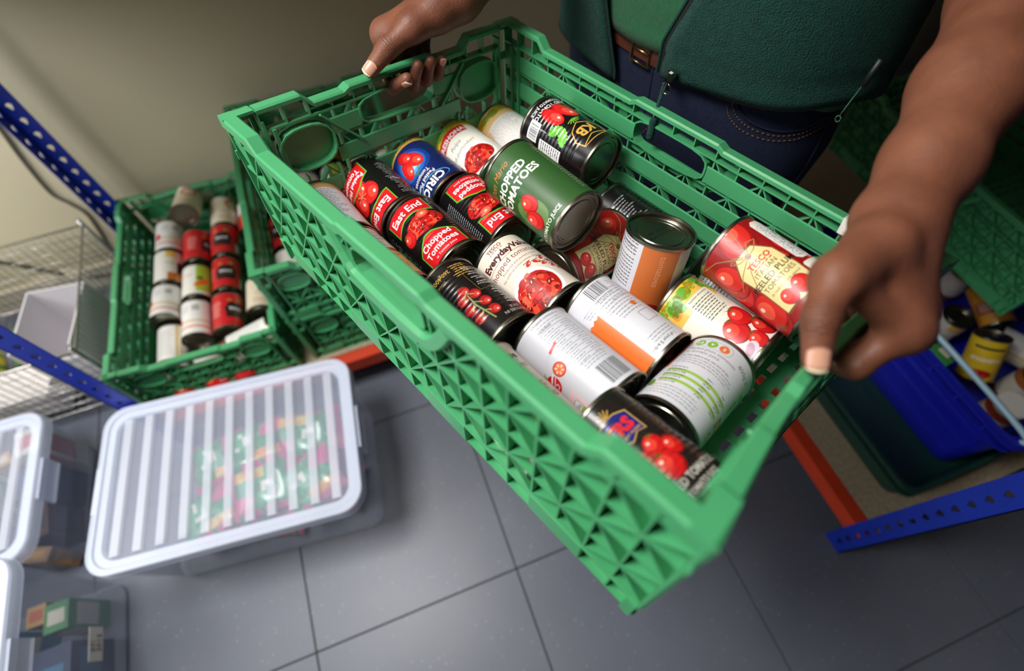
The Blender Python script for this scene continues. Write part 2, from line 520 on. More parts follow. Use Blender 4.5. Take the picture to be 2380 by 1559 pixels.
# ================================================================== boltless racking
SLOT = .0389
def slot_flange(m, o, du, dn, width, height, slot_u, pitch=SLOT, z_first=.02):
    """plate of a slotted angle: o corner on the floor, du along its width, dn its thickness; keyhole slots cut right through"""
    o, du, dn = Vector(o), Vector(du), Vector(dn)
    th = .0022
    def P(u, z, s):
        return o + du * u + dn * (th * s) + Vector((0, 0, z))
    n = int(height / pitch)
    half = pitch / 2
    for i in range(n):
        z0 = z_first + i * pitch - half + half
        zc = z0 + half
        hole = []
        for k in range(8):                       # keyhole: wide above, narrow below
            a = math.pi / 8 + k * math.pi / 4
            r = .0075 if math.sin(a) > 0 else .0042
            hole.append((slot_u + math.cos(a) * r, zc + math.sin(a) * (.0085 if math.sin(a) > 0 else .0105)))
        out = []
        for k in range(8):
            a = math.pi / 8 + k * math.pi / 4
            c, s_ = math.cos(a), math.sin(a)
            u = width if c > .5 else (0 if c < -.5 else slot_u)
            u = width if c > 0 else 0
            z = z0 + pitch if s_ > .5 else (z0 if s_ < -.5 else zc + s_ * half)
            if abs(c) < .5:
                u = slot_u + (width - slot_u) * .999 * (1 if c > 0 else 0) if c > 0 else 0
            out.append((u, z))
        vs = [P(u, z, s) for s in (0, 1) for u, z in out] + [P(u, z, s) for s in (0, 1) for u, z in hole]
        fs = []
        for k in range(8):
            l = (k + 1) % 8
            fs.append((k, l, 16 + l, 16 + k))
            fs.append((8 + l, 8 + k, 24 + k, 24 + l))
            fs.append((16 + k, 16 + l, 24 + l, 24 + k))
        m.add(vs, fs)
    # edges, foot strip
    zt = z_first + n * pitch
    for u in (0, width):
        a, b, c, d = P(u, 0, 0), P(u, 0, 1), P(u, zt, 1), P(u, zt, 0)
        m.add([a, b, c, d], [(0, 1, 2, 3)])
    m.add([P(0, 0, 0), P(width, 0, 0), P(width, z_first, 0), P(0, z_first, 0), P(0, 0, 1), P(width, 0, 1), P(width, z_first, 1), P(0, z_first, 1)],
          [(0, 1, 2, 3), (7, 6, 5, 4), (0, 4, 5, 1)])
def rack_post(parent, corner, dx, dy, height=1.8, w=.045):
    """angle post: corner point, flanges towards dx and dy"""
    m = MB()
    x, y = corner
    slot_flange(m, (x, y, 0), (dx, 0, 0), (0, dy, 0), w, height, w * .5)
    slot_flange(m, (x, y, 0), (0, dy, 0), (dx, 0, 0), w, height, w * .5)
    return m.build('post', MT['bluepost'], parent)
lr = thing('storage_rack', 'blue and orange boltless storage rack along the cream wall', 'rack', (-.27, 1.06, 0))
def to_parent(parent, o):
    o.matrix_parent_inverse = Matrix.Translation(-parent.location)
    return o
LX1 = .76
for c, dx, dy in (((-.742, .752), 1, 1), ((-.755, 1.39), 1, -1), ((LX1, .752), -1, 1), ((LX1, 1.39), -1, -1)):
    to_parent(lr, rack_post(lr, c, dx, dy, 1.9))
def rack_shelf(parent, x0, x1, y0, y1, z, along, dz=.05):
    for s in (0, 1):
        m = MB()
        if along == 'x':
            yy = y0 if s == 0 else y1
            m.box((x0, yy - .002, z - dz), (x1, yy + .03 if s == 0 else yy + .002, z))
            if s == 1:
                m = MB().box((x0, yy - .03, z - dz), (x1, yy + .002, z))
        else:
            xx = x0 if s == 0 else x1
            m.box((xx - .002, y0, z - dz), (xx + .03, y1, z)) if s == 0 else m.box((xx - .03, y0, z - dz), (xx + .002, y1, z))
        to_parent(parent, m.build('beam', MT['orange'], parent))
    e = .032
    if along == 'x':
        b = MB().box((x0 + .003, y0 + e, z - .016), (x1 - .003, y1 - e, z + .001))
    else:
        b = MB().box((x0 + e, y0 + .003, z - .016), (x1 - e, y1 - .003, z + .001))
    to_parent(parent, b.build('shelf_board', MT['chip'], parent))
rack_shelf(lr, -.735, LX1 - .008, .758, 1.384, .150, 'x')
rack_shelf(lr, -.735, LX1 - .008, .758, 1.384, 1.30, 'x')
to_parent(lr, MB().box((-.7455, .79, .90), (-.7435, 1.36, 1.42)).build('added_shade_panel', MT['bluepost'], lr))  # added out of view to keep window daylight off the upper back wall
rr_ = thing('storage_rack', 'blue and orange boltless rack with chipboard shelf beside the person, holding the blue crate', 'rack', (1.1, .55, 0))
RY1 = 1.18
for c, dx, dy in (((.763, -.125), 1, 1), ((1.56, -.125), -1, 1), ((.763, RY1), 1, -1), ((1.56, RY1), -1, -1)):
    to_parent(rr_, rack_post(rr_, c, dx, dy, 1.9, .05))
rack_shelf(rr_, .770, 1.553, -.116, RY1 - .008, .132, 'y')
rack_shelf(rr_, .770, 1.553, -.116, RY1 - .008, 1.30, 'y')

# ================================================================== folding crate
CL, CW, CH = .6, .4, .19
ROWS = [.030, .062, .096, .130, .164]
SLATS = [(.041, .021), (.074, .021), (.108, .021), (.143, .021)]
def panel_parts(L, short):
    """side wall in panel coordinates: s along, d inwards from the outer face, t up"""
    parts = []
    ncol = 20 if not short else 12
    s0, s1 = (0., L) if not short else (.034, L - .034)
    cols = [s0 + (s1 - s0) * i / ncol for i in range(ncol + 1)]
    mid = L / 2
    hw, ht0, ht1 = .052, .131, .163
    # ---- rim
    cast = .07 if not short else .085
    def rt(s):
        e = min(s - s0, s1 - s) if short else min(s, L - s)
        if short and e < 0: e = 0
        c = cast if not short else .05
        if e < c: return CH
        if e < c + .012: return CH - .012 * (e - c) / .012
        q = abs(s - mid)
        if q < hw + .006: return .182
        if q < hw + .014: return .182 - .004 * (q - hw - .006) / .008
        return .178
    st = sorted(set([round(x, 5) for x in cols] + [round(x, 5) for c in ((cast if not short else .05),) for x in (s0 + c, s0 + c + .012, s1 - c, s1 - c - .012)] + [mid - hw - .014, mid - hw - .006, mid + hw + .006, mid + hw + .014]))
    prof = [(0, -.002), (.002, 0), (.014, 0), (.016, -.002), (.016, -.006), (.0145, -.006), (.0145, -.003), (.002, -.003), (.002, -.012), (0, -.012)]
    m = MB()
    m.sweep([[(s, d, rt(s) + t) for d, t in prof] for s in st])
    # inner rail under the rim and its ticks
    for a, b in zip(cols[:-1], cols[1:]):
        m.box((a, .004, .1625), (b, .0155, .1650))
    for s in cols:
        m.box((s - .0008, .003, .1650), (s + .0008, .0150, rt(min(max(s, s0), s1)) - .003))
    # hand-hole frame
    fr = []
    for k in range(24):
        a = 2 * math.pi * k / 24
        ex = 4
        cx_, sx_ = math.cos(a), math.sin(a)
        q = (abs(cx_) ** ex + abs(sx_) ** ex) ** (-1 / ex)
        fr.append((mid + cx_ * q * hw, (ht0 + ht1) / 2 + sx_ * q * (ht1 - ht0) / 2))
    rings = []
    for s, t in fr + fr[:1]:
        ds, dt = s - mid, t - (ht0 + ht1) / 2
        k = 1 + .0025 / max(1e-6, math.hypot(ds, dt))
        rings.append([(s, .003, t), (s, .017, t), (mid + ds * k, .017, (ht0 + ht1) / 2 + dt * k), (mid + ds * k, .003, (ht0 + ht1) / 2 + dt * k)])
    m.sweep(rings, cap=False)
    if not short:
        for e in (0, L):                           # corner plates and the stub that hooks the short wall
            sg = 1 if e == 0 else -1
            m.box((min(e + sg * .001, e + sg * .004), .002, .02), (max(e + sg * .001, e + sg * .004), .016, .178))
            for t0, t1 in ((.178, .190), (.140, .150)):
                m.box((min(e, e + sg * .003), .0, t0), (max(e, e + sg * .003), .032, t1))
            m.box((min(e, e + sg * .016), .0, .187), (max(e, e + sg * .016), .032, .190))
            m.box((min(e, e + sg * .003), .028, .140), (max(e, e + sg * .003), .032, .190))
            m.box((min(e + sg * .018, e + sg * .022), .0135, .028), (max(e + sg * .018, e + sg * .022), .019, .164))
            m.box((min(e + sg * .032, e + sg * .035), .0135, .028), (max(e + sg * .032, e + sg * .035), .019, .164))
    else:
        for e, sg in ((s0, 1), (s1, -1)):
            m.box((min(e, e + sg * .003), .001, .028), (max(e, e + sg * .003), .016, .175))
            x = e + sg * .008
            m.box((min(x, x + sg * .004), .0135, .028), (max(x, x + sg * .004), .018, .164))
            x = e + sg * .066                      # vertical channel beside the pocket
            m.box((min(x, x + sg * .003), .013, .028), (max(x, x + sg * .003), .018, .100))
            x = e + sg * .078
            m.box((min(x, x + sg * .003), .013, .028), (max(x, x + sg * .003), .018, .100))
            # diagonal bars beside the hand hole
            p = (mid - sg * (hw + .050), .1625); q = (mid - sg * (hw + .008), .118)
            dsx, dtx = q[0] - p[0], q[1] - p[1]
            ln = math.hypot(dsx, dtx); nx, nt = -dtx / ln * .0012, dsx / ln * .0012
            m.add([(p[0] - nx, .012, p[1] - nt), (p[0] + nx, .012, p[1] + nt), (q[0] + nx, .012, q[1] + nt), (q[0] - nx, .012, q[1] - nt),
                   (p[0] - nx, .019, p[1] - nt), (p[0] + nx, .019, p[1] + nt), (q[0] + nx, .019, q[1] + nt), (q[0] - nx, .019, q[1] - nt)],
                  [(3, 2, 1, 0), (4, 5, 6, 7), (0, 1, 5, 4), (1, 2, 6, 5), (2, 3, 7, 6), (3, 0, 4, 7)])
            # rounded pocket at the end of the wall: an oval collar with a recessed plate
            cxp, ctp, rw, rh = e + sg * .040, .131, .034, .026
            def oval(k, n=20):
                a = 2 * math.pi * k / n
                q = (abs(math.cos(a)) ** 2.6 + abs(math.sin(a)) ** 2.6) ** (-1 / 2.6)
                return math.cos(a) * q, math.sin(a) * q
            rg = []
            for k in range(21):
                u, w = oval(k % 20)
                rg.append([(cxp + u * rw, .003, ctp + w * rh), (cxp + u * rw, .019, ctp + w * rh), (cxp + u * (rw - .002), .019, ctp + w * (rh - .002)), (cxp + u * (rw - .002), .003, ctp + w * (rh - .002))])
            m.sweep(rg, cap=False)
            pl = [(cxp + oval(k)[0] * rw, ctp + oval(k)[1] * rh * .95 + .002) for k in range(20)]
            m.add([(s, .0075, t) for s, t in pl] + [(s, .0092, t) for s, t in pl],
                  [tuple(range(20)), tuple(range(20, 40))[::-1]] + [(k, (k + 1) % 20, 20 + (k + 1) % 20, 20 + k) for k in range(20)])
    parts.append(('side_panel', m, None))
    # ---- slats (inner face), the top one is broken by the hand hole
    for j, (tc, h) in enumerate(SLATS):
        segs = [(s0 + .004, s1 - .004)]
        if short and j >= 2:
            segs = [(s0 + .074, s1 - .074)]
        if j == 3:
            segs = [(segs[0][0], mid - hw - .002), (mid + hw + .002, segs[0][1])]
        for a, b in segs:
            sm = MB()
            n = max(1, int(round((b - a) / .03)))
            pr = [(.0135, -h / 2), (.0155, -h / 2 + .0012), (.0155, h / 2 - .0012), (.0135, h / 2)]
            sm.sweep([[(a + (b - a) * k / n, d, tc + t) for d, t in pr] for k in range(n + 1)])
            parts.append(('slat', sm, 'side'))
    # ---- rib lattice on the outside
    lm = MB()
    D0, D1 = .004, .0135
    def rib(p, q, th, dd=D1):
        ds, dt = q[0] - p[0], q[1] - p[1]
        ln = math.hypot(ds, dt)
        nx, nt = -dt / ln * th / 2, ds / ln * th / 2
        lm.add([(p[0] - nx, D0, p[1] - nt), (p[0] + nx, D0, p[1] + nt), (q[0] + nx, D0, q[1] + nt), (q[0] - nx, D0, q[1] - nt),
                (p[0] - nx, dd, p[1] - nt), (p[0] + nx, dd, p[1] + nt), (q[0] + nx, dd, q[1] + nt), (q[0] - nx, dd, q[1] - nt)],
               [(3, 2, 1, 0), (4, 5, 6, 7), (0, 1, 5, 4), (1, 2, 6, 5), (2, 3, 7, 6), (3, 0, 4, 7)])
    for t in ROWS[:-1]:
        for a, b in zip(cols[:-1], cols[1:]):
            if short and t > .09 and ((a + b) / 2 < s0 + .072 or (a + b) / 2 > s1 - .072):
                continue
            rib((a, t), (b, t), .0026)
    for i, s in enumerate(cols):
        for j in range(4):
            if j == 3 and abs(s - mid) < hw:
                continue
            if short and j >= 2 and (.004 < s - s0 < .072 or .004 < s1 - s < .072):
                continue
            rib((s, ROWS[j]), (s, ROWS[j + 1]), .0017 if i % 2 else .0022)
    for i in range(ncol):
        for j in range(4):
            c = (cols[i] + cols[i + 1]) / 2
            if j == 3 and abs(c - mid) < hw + .004:
                continue
            if short and j >= 2 and (c < s0 + .072 or c > s1 - .072):
                continue
            if (i + j) % 2 == 0:
                rib((cols[i], ROWS[j]), (cols[i + 1], ROWS[j + 1]), .0017)
            else:
                rib((cols[i + 1], ROWS[j]), (cols[i], ROWS[j + 1]), .0017)
    # curved grip plate over the hand hole seen from outside
    if not short:
        path = []
        for k in range(25):
            f = k / 24 * 2 - 1
            sgn = 1 if f > 0 else -1
            q = abs(f)
            path.append((mid + f * .088, .1245 + (.040 * max(0, (q - .62) / .38) ** 1.6)))
        rg = []
        for k, (s_, t_) in enumerate(path):
            a, b = path[max(0, k - 1)], path[min(24, k + 1)]
            dx, dy = b[0] - a[0], b[1] - a[1]
            l = math.hypot(dx, dy)
            nx, ny = -dy / l * .0075, dx / l * .0075
            bulge = .003 * (1 - abs(k / 12 - 1) ** 2)
            rg.append([(s_ - nx, .0030 - bulge * .4, t_ - ny), (s_ - nx * .7, -.0005 - bulge, t_ - ny * .7), (s_ + nx * .7, -.0005 - bulge, t_ + ny * .7), (s_ + nx, .0030 - bulge * .4, t_ + ny), (s_ + nx, .0062, t_ + ny), (s_ - nx, .0062, t_ - ny)])
        lm.sweep(rg)
    parts.append(('rib_lattice', lm, 'side'))
    return parts
def base_parts():
    parts = []
    m = MB()
    # slotted floor
    xs, ys = [.012], [.012]
    nx, ny = 28, 14
    px_, py_ = (CL - .024) / nx, (CW - .024) / ny
    for i in range(nx):
        xs += [.012 + i * px_ + .0135, .012 + (i + 1) * px_]
    for j in range(ny):
        ys += [.012 + j * py_ + .0095, .012 + (j + 1) * py_]
    z0, z1 = .0085, .0120
    idx = {}
    def V(i, j, z):
        k = (i, j, z)
        if k not in idx:
            idx[k] = len(m.v); m.v.append((xs[i], ys[j], z))
        return idx[k]
    def hole(i, j):
        if i < 0 or j < 0 or i >= len(xs) - 1 or j >= len(ys) - 1:
            return True
        return i % 2 == 1 and j % 2 == 1 and (i // 2) % 4 != 3
    def F(*k):
        m.f.append(tuple(k)); m.c.append(None)
    for i in range(len(xs) - 1):
        for j in range(len(ys) - 1):
            if hole(i, j):
                continue
            F(V(i, j, z1), V(i + 1, j, z1), V(i + 1, j + 1, z1), V(i, j + 1, z1))
            F(V(i, j + 1, z0), V(i + 1, j + 1, z0), V(i + 1, j, z0), V(i, j, z0))
            if hole(i - 1, j): F(V(i, j, z0), V(i, j, z1), V(i, j + 1, z1), V(i, j + 1, z0))
            if hole(i + 1, j): F(V(i + 1, j + 1, z0), V(i + 1, j + 1, z1), V(i + 1, j, z1), V(i + 1, j, z0))
            if hole(i, j - 1): F(V(i + 1, j, z0), V(i + 1, j, z1), V(i, j, z1), V(i, j, z0))
            if hole(i, j + 1): F(V(i, j + 1, z0), V(i, j + 1, z1), V(i + 1, j + 1, z1), V(i + 1, j + 1, z0))
    # raised floor ridges
    for i in range(3, nx, 4):
        x = .012 + i * px_
        for j in range(8):
            m.box((x + .002, .014 + j * .0466, .012), (x + .006, .014 + j * .0466 + .044, .0145))
    # skirt all round
    for side in range(4):
        L = CL if side < 2 else CW
        n = 20 if side < 2 else 14
        mp = SIDES[side]
        sk = MB()
        for k in range(n):
            a, b = L * k / n, L * (k + 1) / n
            sk.box((a, .010, .0), (b, .0125, .028))
            sk.box((a, .003, .0), (b, .010, .002))
            sk.box((a, .003, .0262), (b, .012, .0285))
            sk.box((a - .0009 + (.001 if k == 0 else 0), .003, .002), (a + .0009, .010, .0262))
            if k % 5 in (1, 2):
                sk.box((a, .0022, .001), (b, .004, .0275))
        sk.warp(mp)
        m.add(sk.v, sk.f)
    parts.append(('base', m, None))
    return parts
SIDES = [lambda p: (p[0], p[1], p[2]), lambda p: (p[0], CW - p[1], p[2]), lambda p: (p[1], p[0], p[2]), lambda p: (CL - p[1], p[0], p[2])]
def make_crate(name, label, cat, group=None, warp=None, material='crate'):
    root = thing(name, label, cat, (0, 0, 0), group)
    wf_ = warp or (lambda p: p)
    for nm, m, _ in base_parts():
        m.warp(wf_).build(nm, MT[material], root)
    for k in range(4):
        parts = panel_parts(CL if k < 2 else CW, k >= 2)
        host = None
        for nm, m, par in parts:
            m.warp(SIDES[k]).warp(wf_)
            o = m.build(nm, MT[material], root if par is None else host)
            if par is None:
                host = o
    return root

# ================================================================== clear storage boxes
def rrect(w, d, r, n=6):
    pts = []
    for cx_, cy_, a0 in ((w / 2 - r, d / 2 - r, 0), (-w / 2 + r, d / 2 - r, 90), (-w / 2 + r, -d / 2 + r, 180), (w / 2 - r, -d / 2 + r, 270)):
        for k in range(n + 1):
            a = math.radians(a0 + 90 * k / n)
            pts.append((cx_ + r * math.cos(a), cy_ + r * math.sin(a)))
    return pts
def make_tote(name, label, w, d, h, loc, rot, nrib=11, group=None, lid=True):
    root = thing(name, label, 'storage box', loc, group)
    root.rotation_euler.z = rot
    t = MB()
    sec = []
    for z, k in ((.0, -.05), (.012, -.042), (h * .45, -.03), (h * .46, -.026), (h - .03, -.018), (h - .028, -.006), (h - .012, -.006)):
        sec.append([(x, y, z) for x, y in rrect(w + k, d + k, .045 + k * .2)])
    inn = []
    for z, k in ((h - .012, -.010), (h - .03, -.022), (h * .45, -.034), (.014, -.046)):
        inn.append([(x, y, z) for x, y in rrect(w + k, d + k, .045 + k * .2)])
    n = len(sec[0])
    t.sweep(sec + inn, cap=True)
    t.build('tub', MT['boxclear'], root, angle=math.radians(40))
    if not lid:
        return root
    l = MB()
    l.sweep([[(x, y, h - .007) for x, y in rrect(w - .06, d - .06, .03)], [(x, y, h - .004) for x, y in rrect(w - .06, d - .06, .03)]])
    lo = l.build('lid', MT['boxlid'], root, angle=math.radians(40))
    rim = MB()
    prof = [(-.062, -.007), (-.056, -.001), (-.030, .000), (-.026, .004), (-.004, .005), (.000, .001), (.002, -.026), (-.003, -.026), (-.004, -.003), (-.024, -.004), (-.030, -.005), (-.050, -.006)]
    rr0 = []
    for k, z in prof + prof[:1]:
        rr0.append([(x, y, h + z) for x, y in rrect(w + k, d + k, .05 + k * .3)])
    rim.sweep(rr0, cap=False)
    rim.build('lid_rim', MT['boxrim'], lo, angle=math.radians(50))
    for i in range(nrib):
        x = -w / 2 + .055 + (w - .11) * i / (nrib - 1)
        q = MB()
        q.sweep([[(x - .011, y, h - .004), (x - .008, y, h + .0015), (x + .008, y, h + .0015), (x + .011, y, h - .004)] for y in (-d / 2 + .036, -d / 2 + .042, d / 2 - .042, d / 2 - .036)])
        q.build('lid_rib', MT['boxrib'], lo, angle=math.radians(40))
    # snap clips on both ends
    for sg in (-1, 1):
        c = MB()
        c.box((min(sg * (w / 2 - .002), sg * (w / 2 + .006)), -.05, h - .055), (max(sg * (w / 2 - .002), sg * (w / 2 + .006)), .05, h - .004))
        c.build('clip', MT['boxrim'], root)
    return root
tote1 = make_tote('storage_box', 'long clear plastic storage box with ribbed lid, full of colourful snack packets', .562, .372, .295, (-.503, .536, 0), math.radians(-6.3))
tote2 = make_tote('storage_box', 'clear lidded plastic box of small cartons beside the rack post', .42, .37, .215, (-1.182, .702, 0), math.radians(-2.5), 7)
tote3 = make_tote('storage_box', 'tall clear plastic box with a handwritten paper slip, in front of the carton box', .60, .42, .36, (-1.182, .262, 0), 0, 11)

# packets, cartons
def pillow(w, d, h, nx=14, ny=10, colfn=None):
    m = MB()
    vs = []
    for sgn in (1, -1):
        for j in range(ny + 1):
            for i in range(nx + 1):
                u, v = i / nx * 2 - 1, j / ny * 2 - 1
                e = max(0, (1 - u ** 4) * (1 - v ** 6)) ** .6
                wob = .12 * math.sin(5 * u + 3 * v) * e
                vs.append((u * w / 2 * (1 - .04 * (1 - v * v)), v * d / 2, sgn * h / 2 * e * (1 + wob)))
    N = (nx + 1) * (ny + 1)
    for sgn in (0, 1):
        for j in range(ny):
            for i in range(nx):
                a = sgn * N + j * (nx + 1) + i
                q = (a, a + 1, a + nx + 2, a + nx + 1)
                m.f.append(q if sgn == 0 else q[::-1])
                m.c.append(colfn(i / (nx - 1), j / (ny - 1), sgn))
    m.v = vs
    return m
G1, G2, PK, OR, WH, YL = srgb(52, 138, 84), srgb(70, 166, 110), srgb(206, 84, 134), srgb(220, 150, 72), srgb(228, 226, 214), srgb(214, 190, 92)
def packcol(seed):
    rnd = random.Random(seed)
    def f(u, v, s):
        if u < .06 or u > .94: return PK
        if v < .08 or v > .92: return PK if rnd.random() < .7 else G1
        if (u - .35) ** 2 * 6 + (v - .6) ** 2 * 5 < .22: return WH if rnd.random() < .45 else G2
        if v < .3 and u > .4: return OR if rnd.random() < .75 else YL
        if (u - .82) ** 2 + (v - .75) ** 2 < .03: return PK
        return G1 if rnd.random() < .8 else G2
    return f
k = 0
pack_meshes = [pillow(.145, .118, .036, colfn=packcol(s)).mesh('snack_packet', MT['pack'], True) for s in range(3)]
spots = []
rp = random.Random(21)
for lay, z in enumerate((.045, .09, .135, .175)):
    for gx in range(3):
        for gy in range(2):
            if lay == 3 and gx == 0:
                continue
            u, v = -.115 + gx * .125 + rp.uniform(-.015, .015), -.062 + gy * .124 + rp.uniform(-.012, .012)
            a = math.radians(-6.3)
            spots.append((-.503 + u * math.cos(a) - v * math.sin(a), .541 + u * math.sin(a) + v * math.cos(a), z + rp.uniform(-.008, .012), rp.choice((0, 180)) + rp.uniform(-22, 22)))
for x, y, z, a in spots:
    o = link('snack_packet', pack_meshes[k % 3])
    o.location = (x, y, z)
    o.rotation_euler = (rp.uniform(-.18, .18), rp.uniform(-.18, .18), math.radians(a))
    tag(o, 'green, pink and orange snack packet inside the long clear storage box', 'packet', 'snack packets in the clear storage box')
    k += 1
def carton(name, label, cat, loc, size, rot, c1, c2=None, group=None, tilt=0):
    w, d, h = size
    m = MB().box((-w / 2, -d / 2, 0), (w / 2, d / 2, h), c1)
    if c2 is not None:
        e = .0006
        m.box((-w / 2 * .8, -d / 2 - e, h * .25), (w / 2 * .8, -d / 2, h * .75), c2)
        m.box((w / 2, -d / 2 * .8, h * .3), (w / 2 + e, d / 2 * .8, h * .8), c2)
        m.box((-w / 2 * .7, -d / 2 * .5, h), (w / 2 * .7, d / 2 * .5, h + e), c2)
    o = m.build(name, MT['print'])
    o.location = loc
    o.rotation_euler = (tilt, 0, math.radians(rot))
    return tag(o, label, cat, group)
DK, BR, ORB, NV, CR, GRN, TEAL = srgb(44, 42, 46), srgb(84, 50, 44), srgb(196, 150, 88), srgb(38, 52, 92), srgb(214, 208, 192), srgb(64, 140, 72), srgb(50, 120, 160)
for lab, loc, size, rot, c1, c2 in (
    ('white tea carton with red print, upright in the carton box', (-1.030, .82, .014), (.055, .07, .17), 8, CR, srgb(190, 90, 80)),
    ('dark navy carton in the clear carton box', (-1.035, .725, .014), (.06, .09, .15), -4, DK, NV),
    ('pale orange carton in the clear carton box', (-1.085, .79, .014), (.04, .035, .17), 12, ORB, CR),
    ('brown chocolate carton in the clear carton box', (-1.035, .625, .014), (.06, .085, .12), 5, BR, DK),
    ('white and green sachet carton lying in the carton box', (-1.13, .715, .014), (.05, .10, .165), 20, CR, GRN),
    ('tan paper bag carton at the end of the carton box', (-1.045, .553, .014), (.07, .035, .10), -18, srgb(160, 120, 84), ORB),
    ('black coffee carton in the clear carton box', (-1.14, .60, .014), (.07, .09, .15), 3, DK, BR),
    ('green carton standing at the back of the carton box', (-1.16, .815, .014), (.06, .05, .17), -6, GRN, CR),
    ('blue tissue carton in the tall clear box', (-.975, .25, .014), (.09, .15, .13), 0, NV, TEAL),
    ('teal carton with white panel in the tall clear box', (-1.09, .33, .014), (.07, .12, .19), -6, TEAL, CR),
    ('green and white carton in the tall clear box', (-.965, .385, .014), (.05, .06, .13), 0, GRN, CR),
    ('black carton in the tall clear box', (-1.10, .19, .014), (.09, .12, .17), -2, DK, NV),
    ('cream envelope carton in the tall clear box', (-.975, .135, .014), (.07, .035, .16), -10, CR, srgb(150, 140, 120)),
    ('orange jar carton in the tall clear box', (-1.04, .415, .014), (.04, .045, .09), 0, ORB, srgb(190, 90, 50)),
    ('blue and grey carton at the far end of the tall clear box', (-1.25, .25, .014), (.12, .2, .2), 0, NV, TEAL)):
    carton('carton', lab, 'carton', loc, size, rot, c1, c2, 'cartons in the clear boxes')

# ================================================================== printed labels: a 2-D drawing wrapped round a tin
CR_, CLN = .0358, .110           # can radius, length
NSEG = 64
UW = 2 * math.pi * CR_ * 1000 / NSEG     # strip width in mm
_text_cache = {}
def text_tris(s, bold=0., shear=0.):
    key = (s, bold, shear)
    if key in _text_cache:
        return _text_cache[key]
    cu = bpy.data.curves.new('t', 'FONT')
    cu.body = s
    cu.size = 1.0
    cu.resolution_u = 2
    cu.offset = bold
    cu.shear = shear
    ob = bpy.data.objects.new('t', cu)
    COL.objects.link(ob)
    bpy.context.view_layer.update()
    dg = bpy.context.evaluated_depsgraph_get()
    me = ob.evaluated_get(dg).to_mesh()
    me.calc_loop_triangles()
    vs = [(v.co.x, v.co.y) for v in me.vertices]
    tr = [tuple(vs[i] for i in t.vertices) for t in me.loop_triangles]
    xs = [p[0] for p in vs] or [0]
    ys = [p[1] for p in vs] or [0]
    bb = (min(xs), max(xs), min(ys), max(ys))
    ob.evaluated_get(dg).to_mesh_clear()
    bpy.data.objects.remove(ob)
    bpy.data.curves.remove(cu)
    _text_cache[key] = (tr, bb)
    return tr, bb

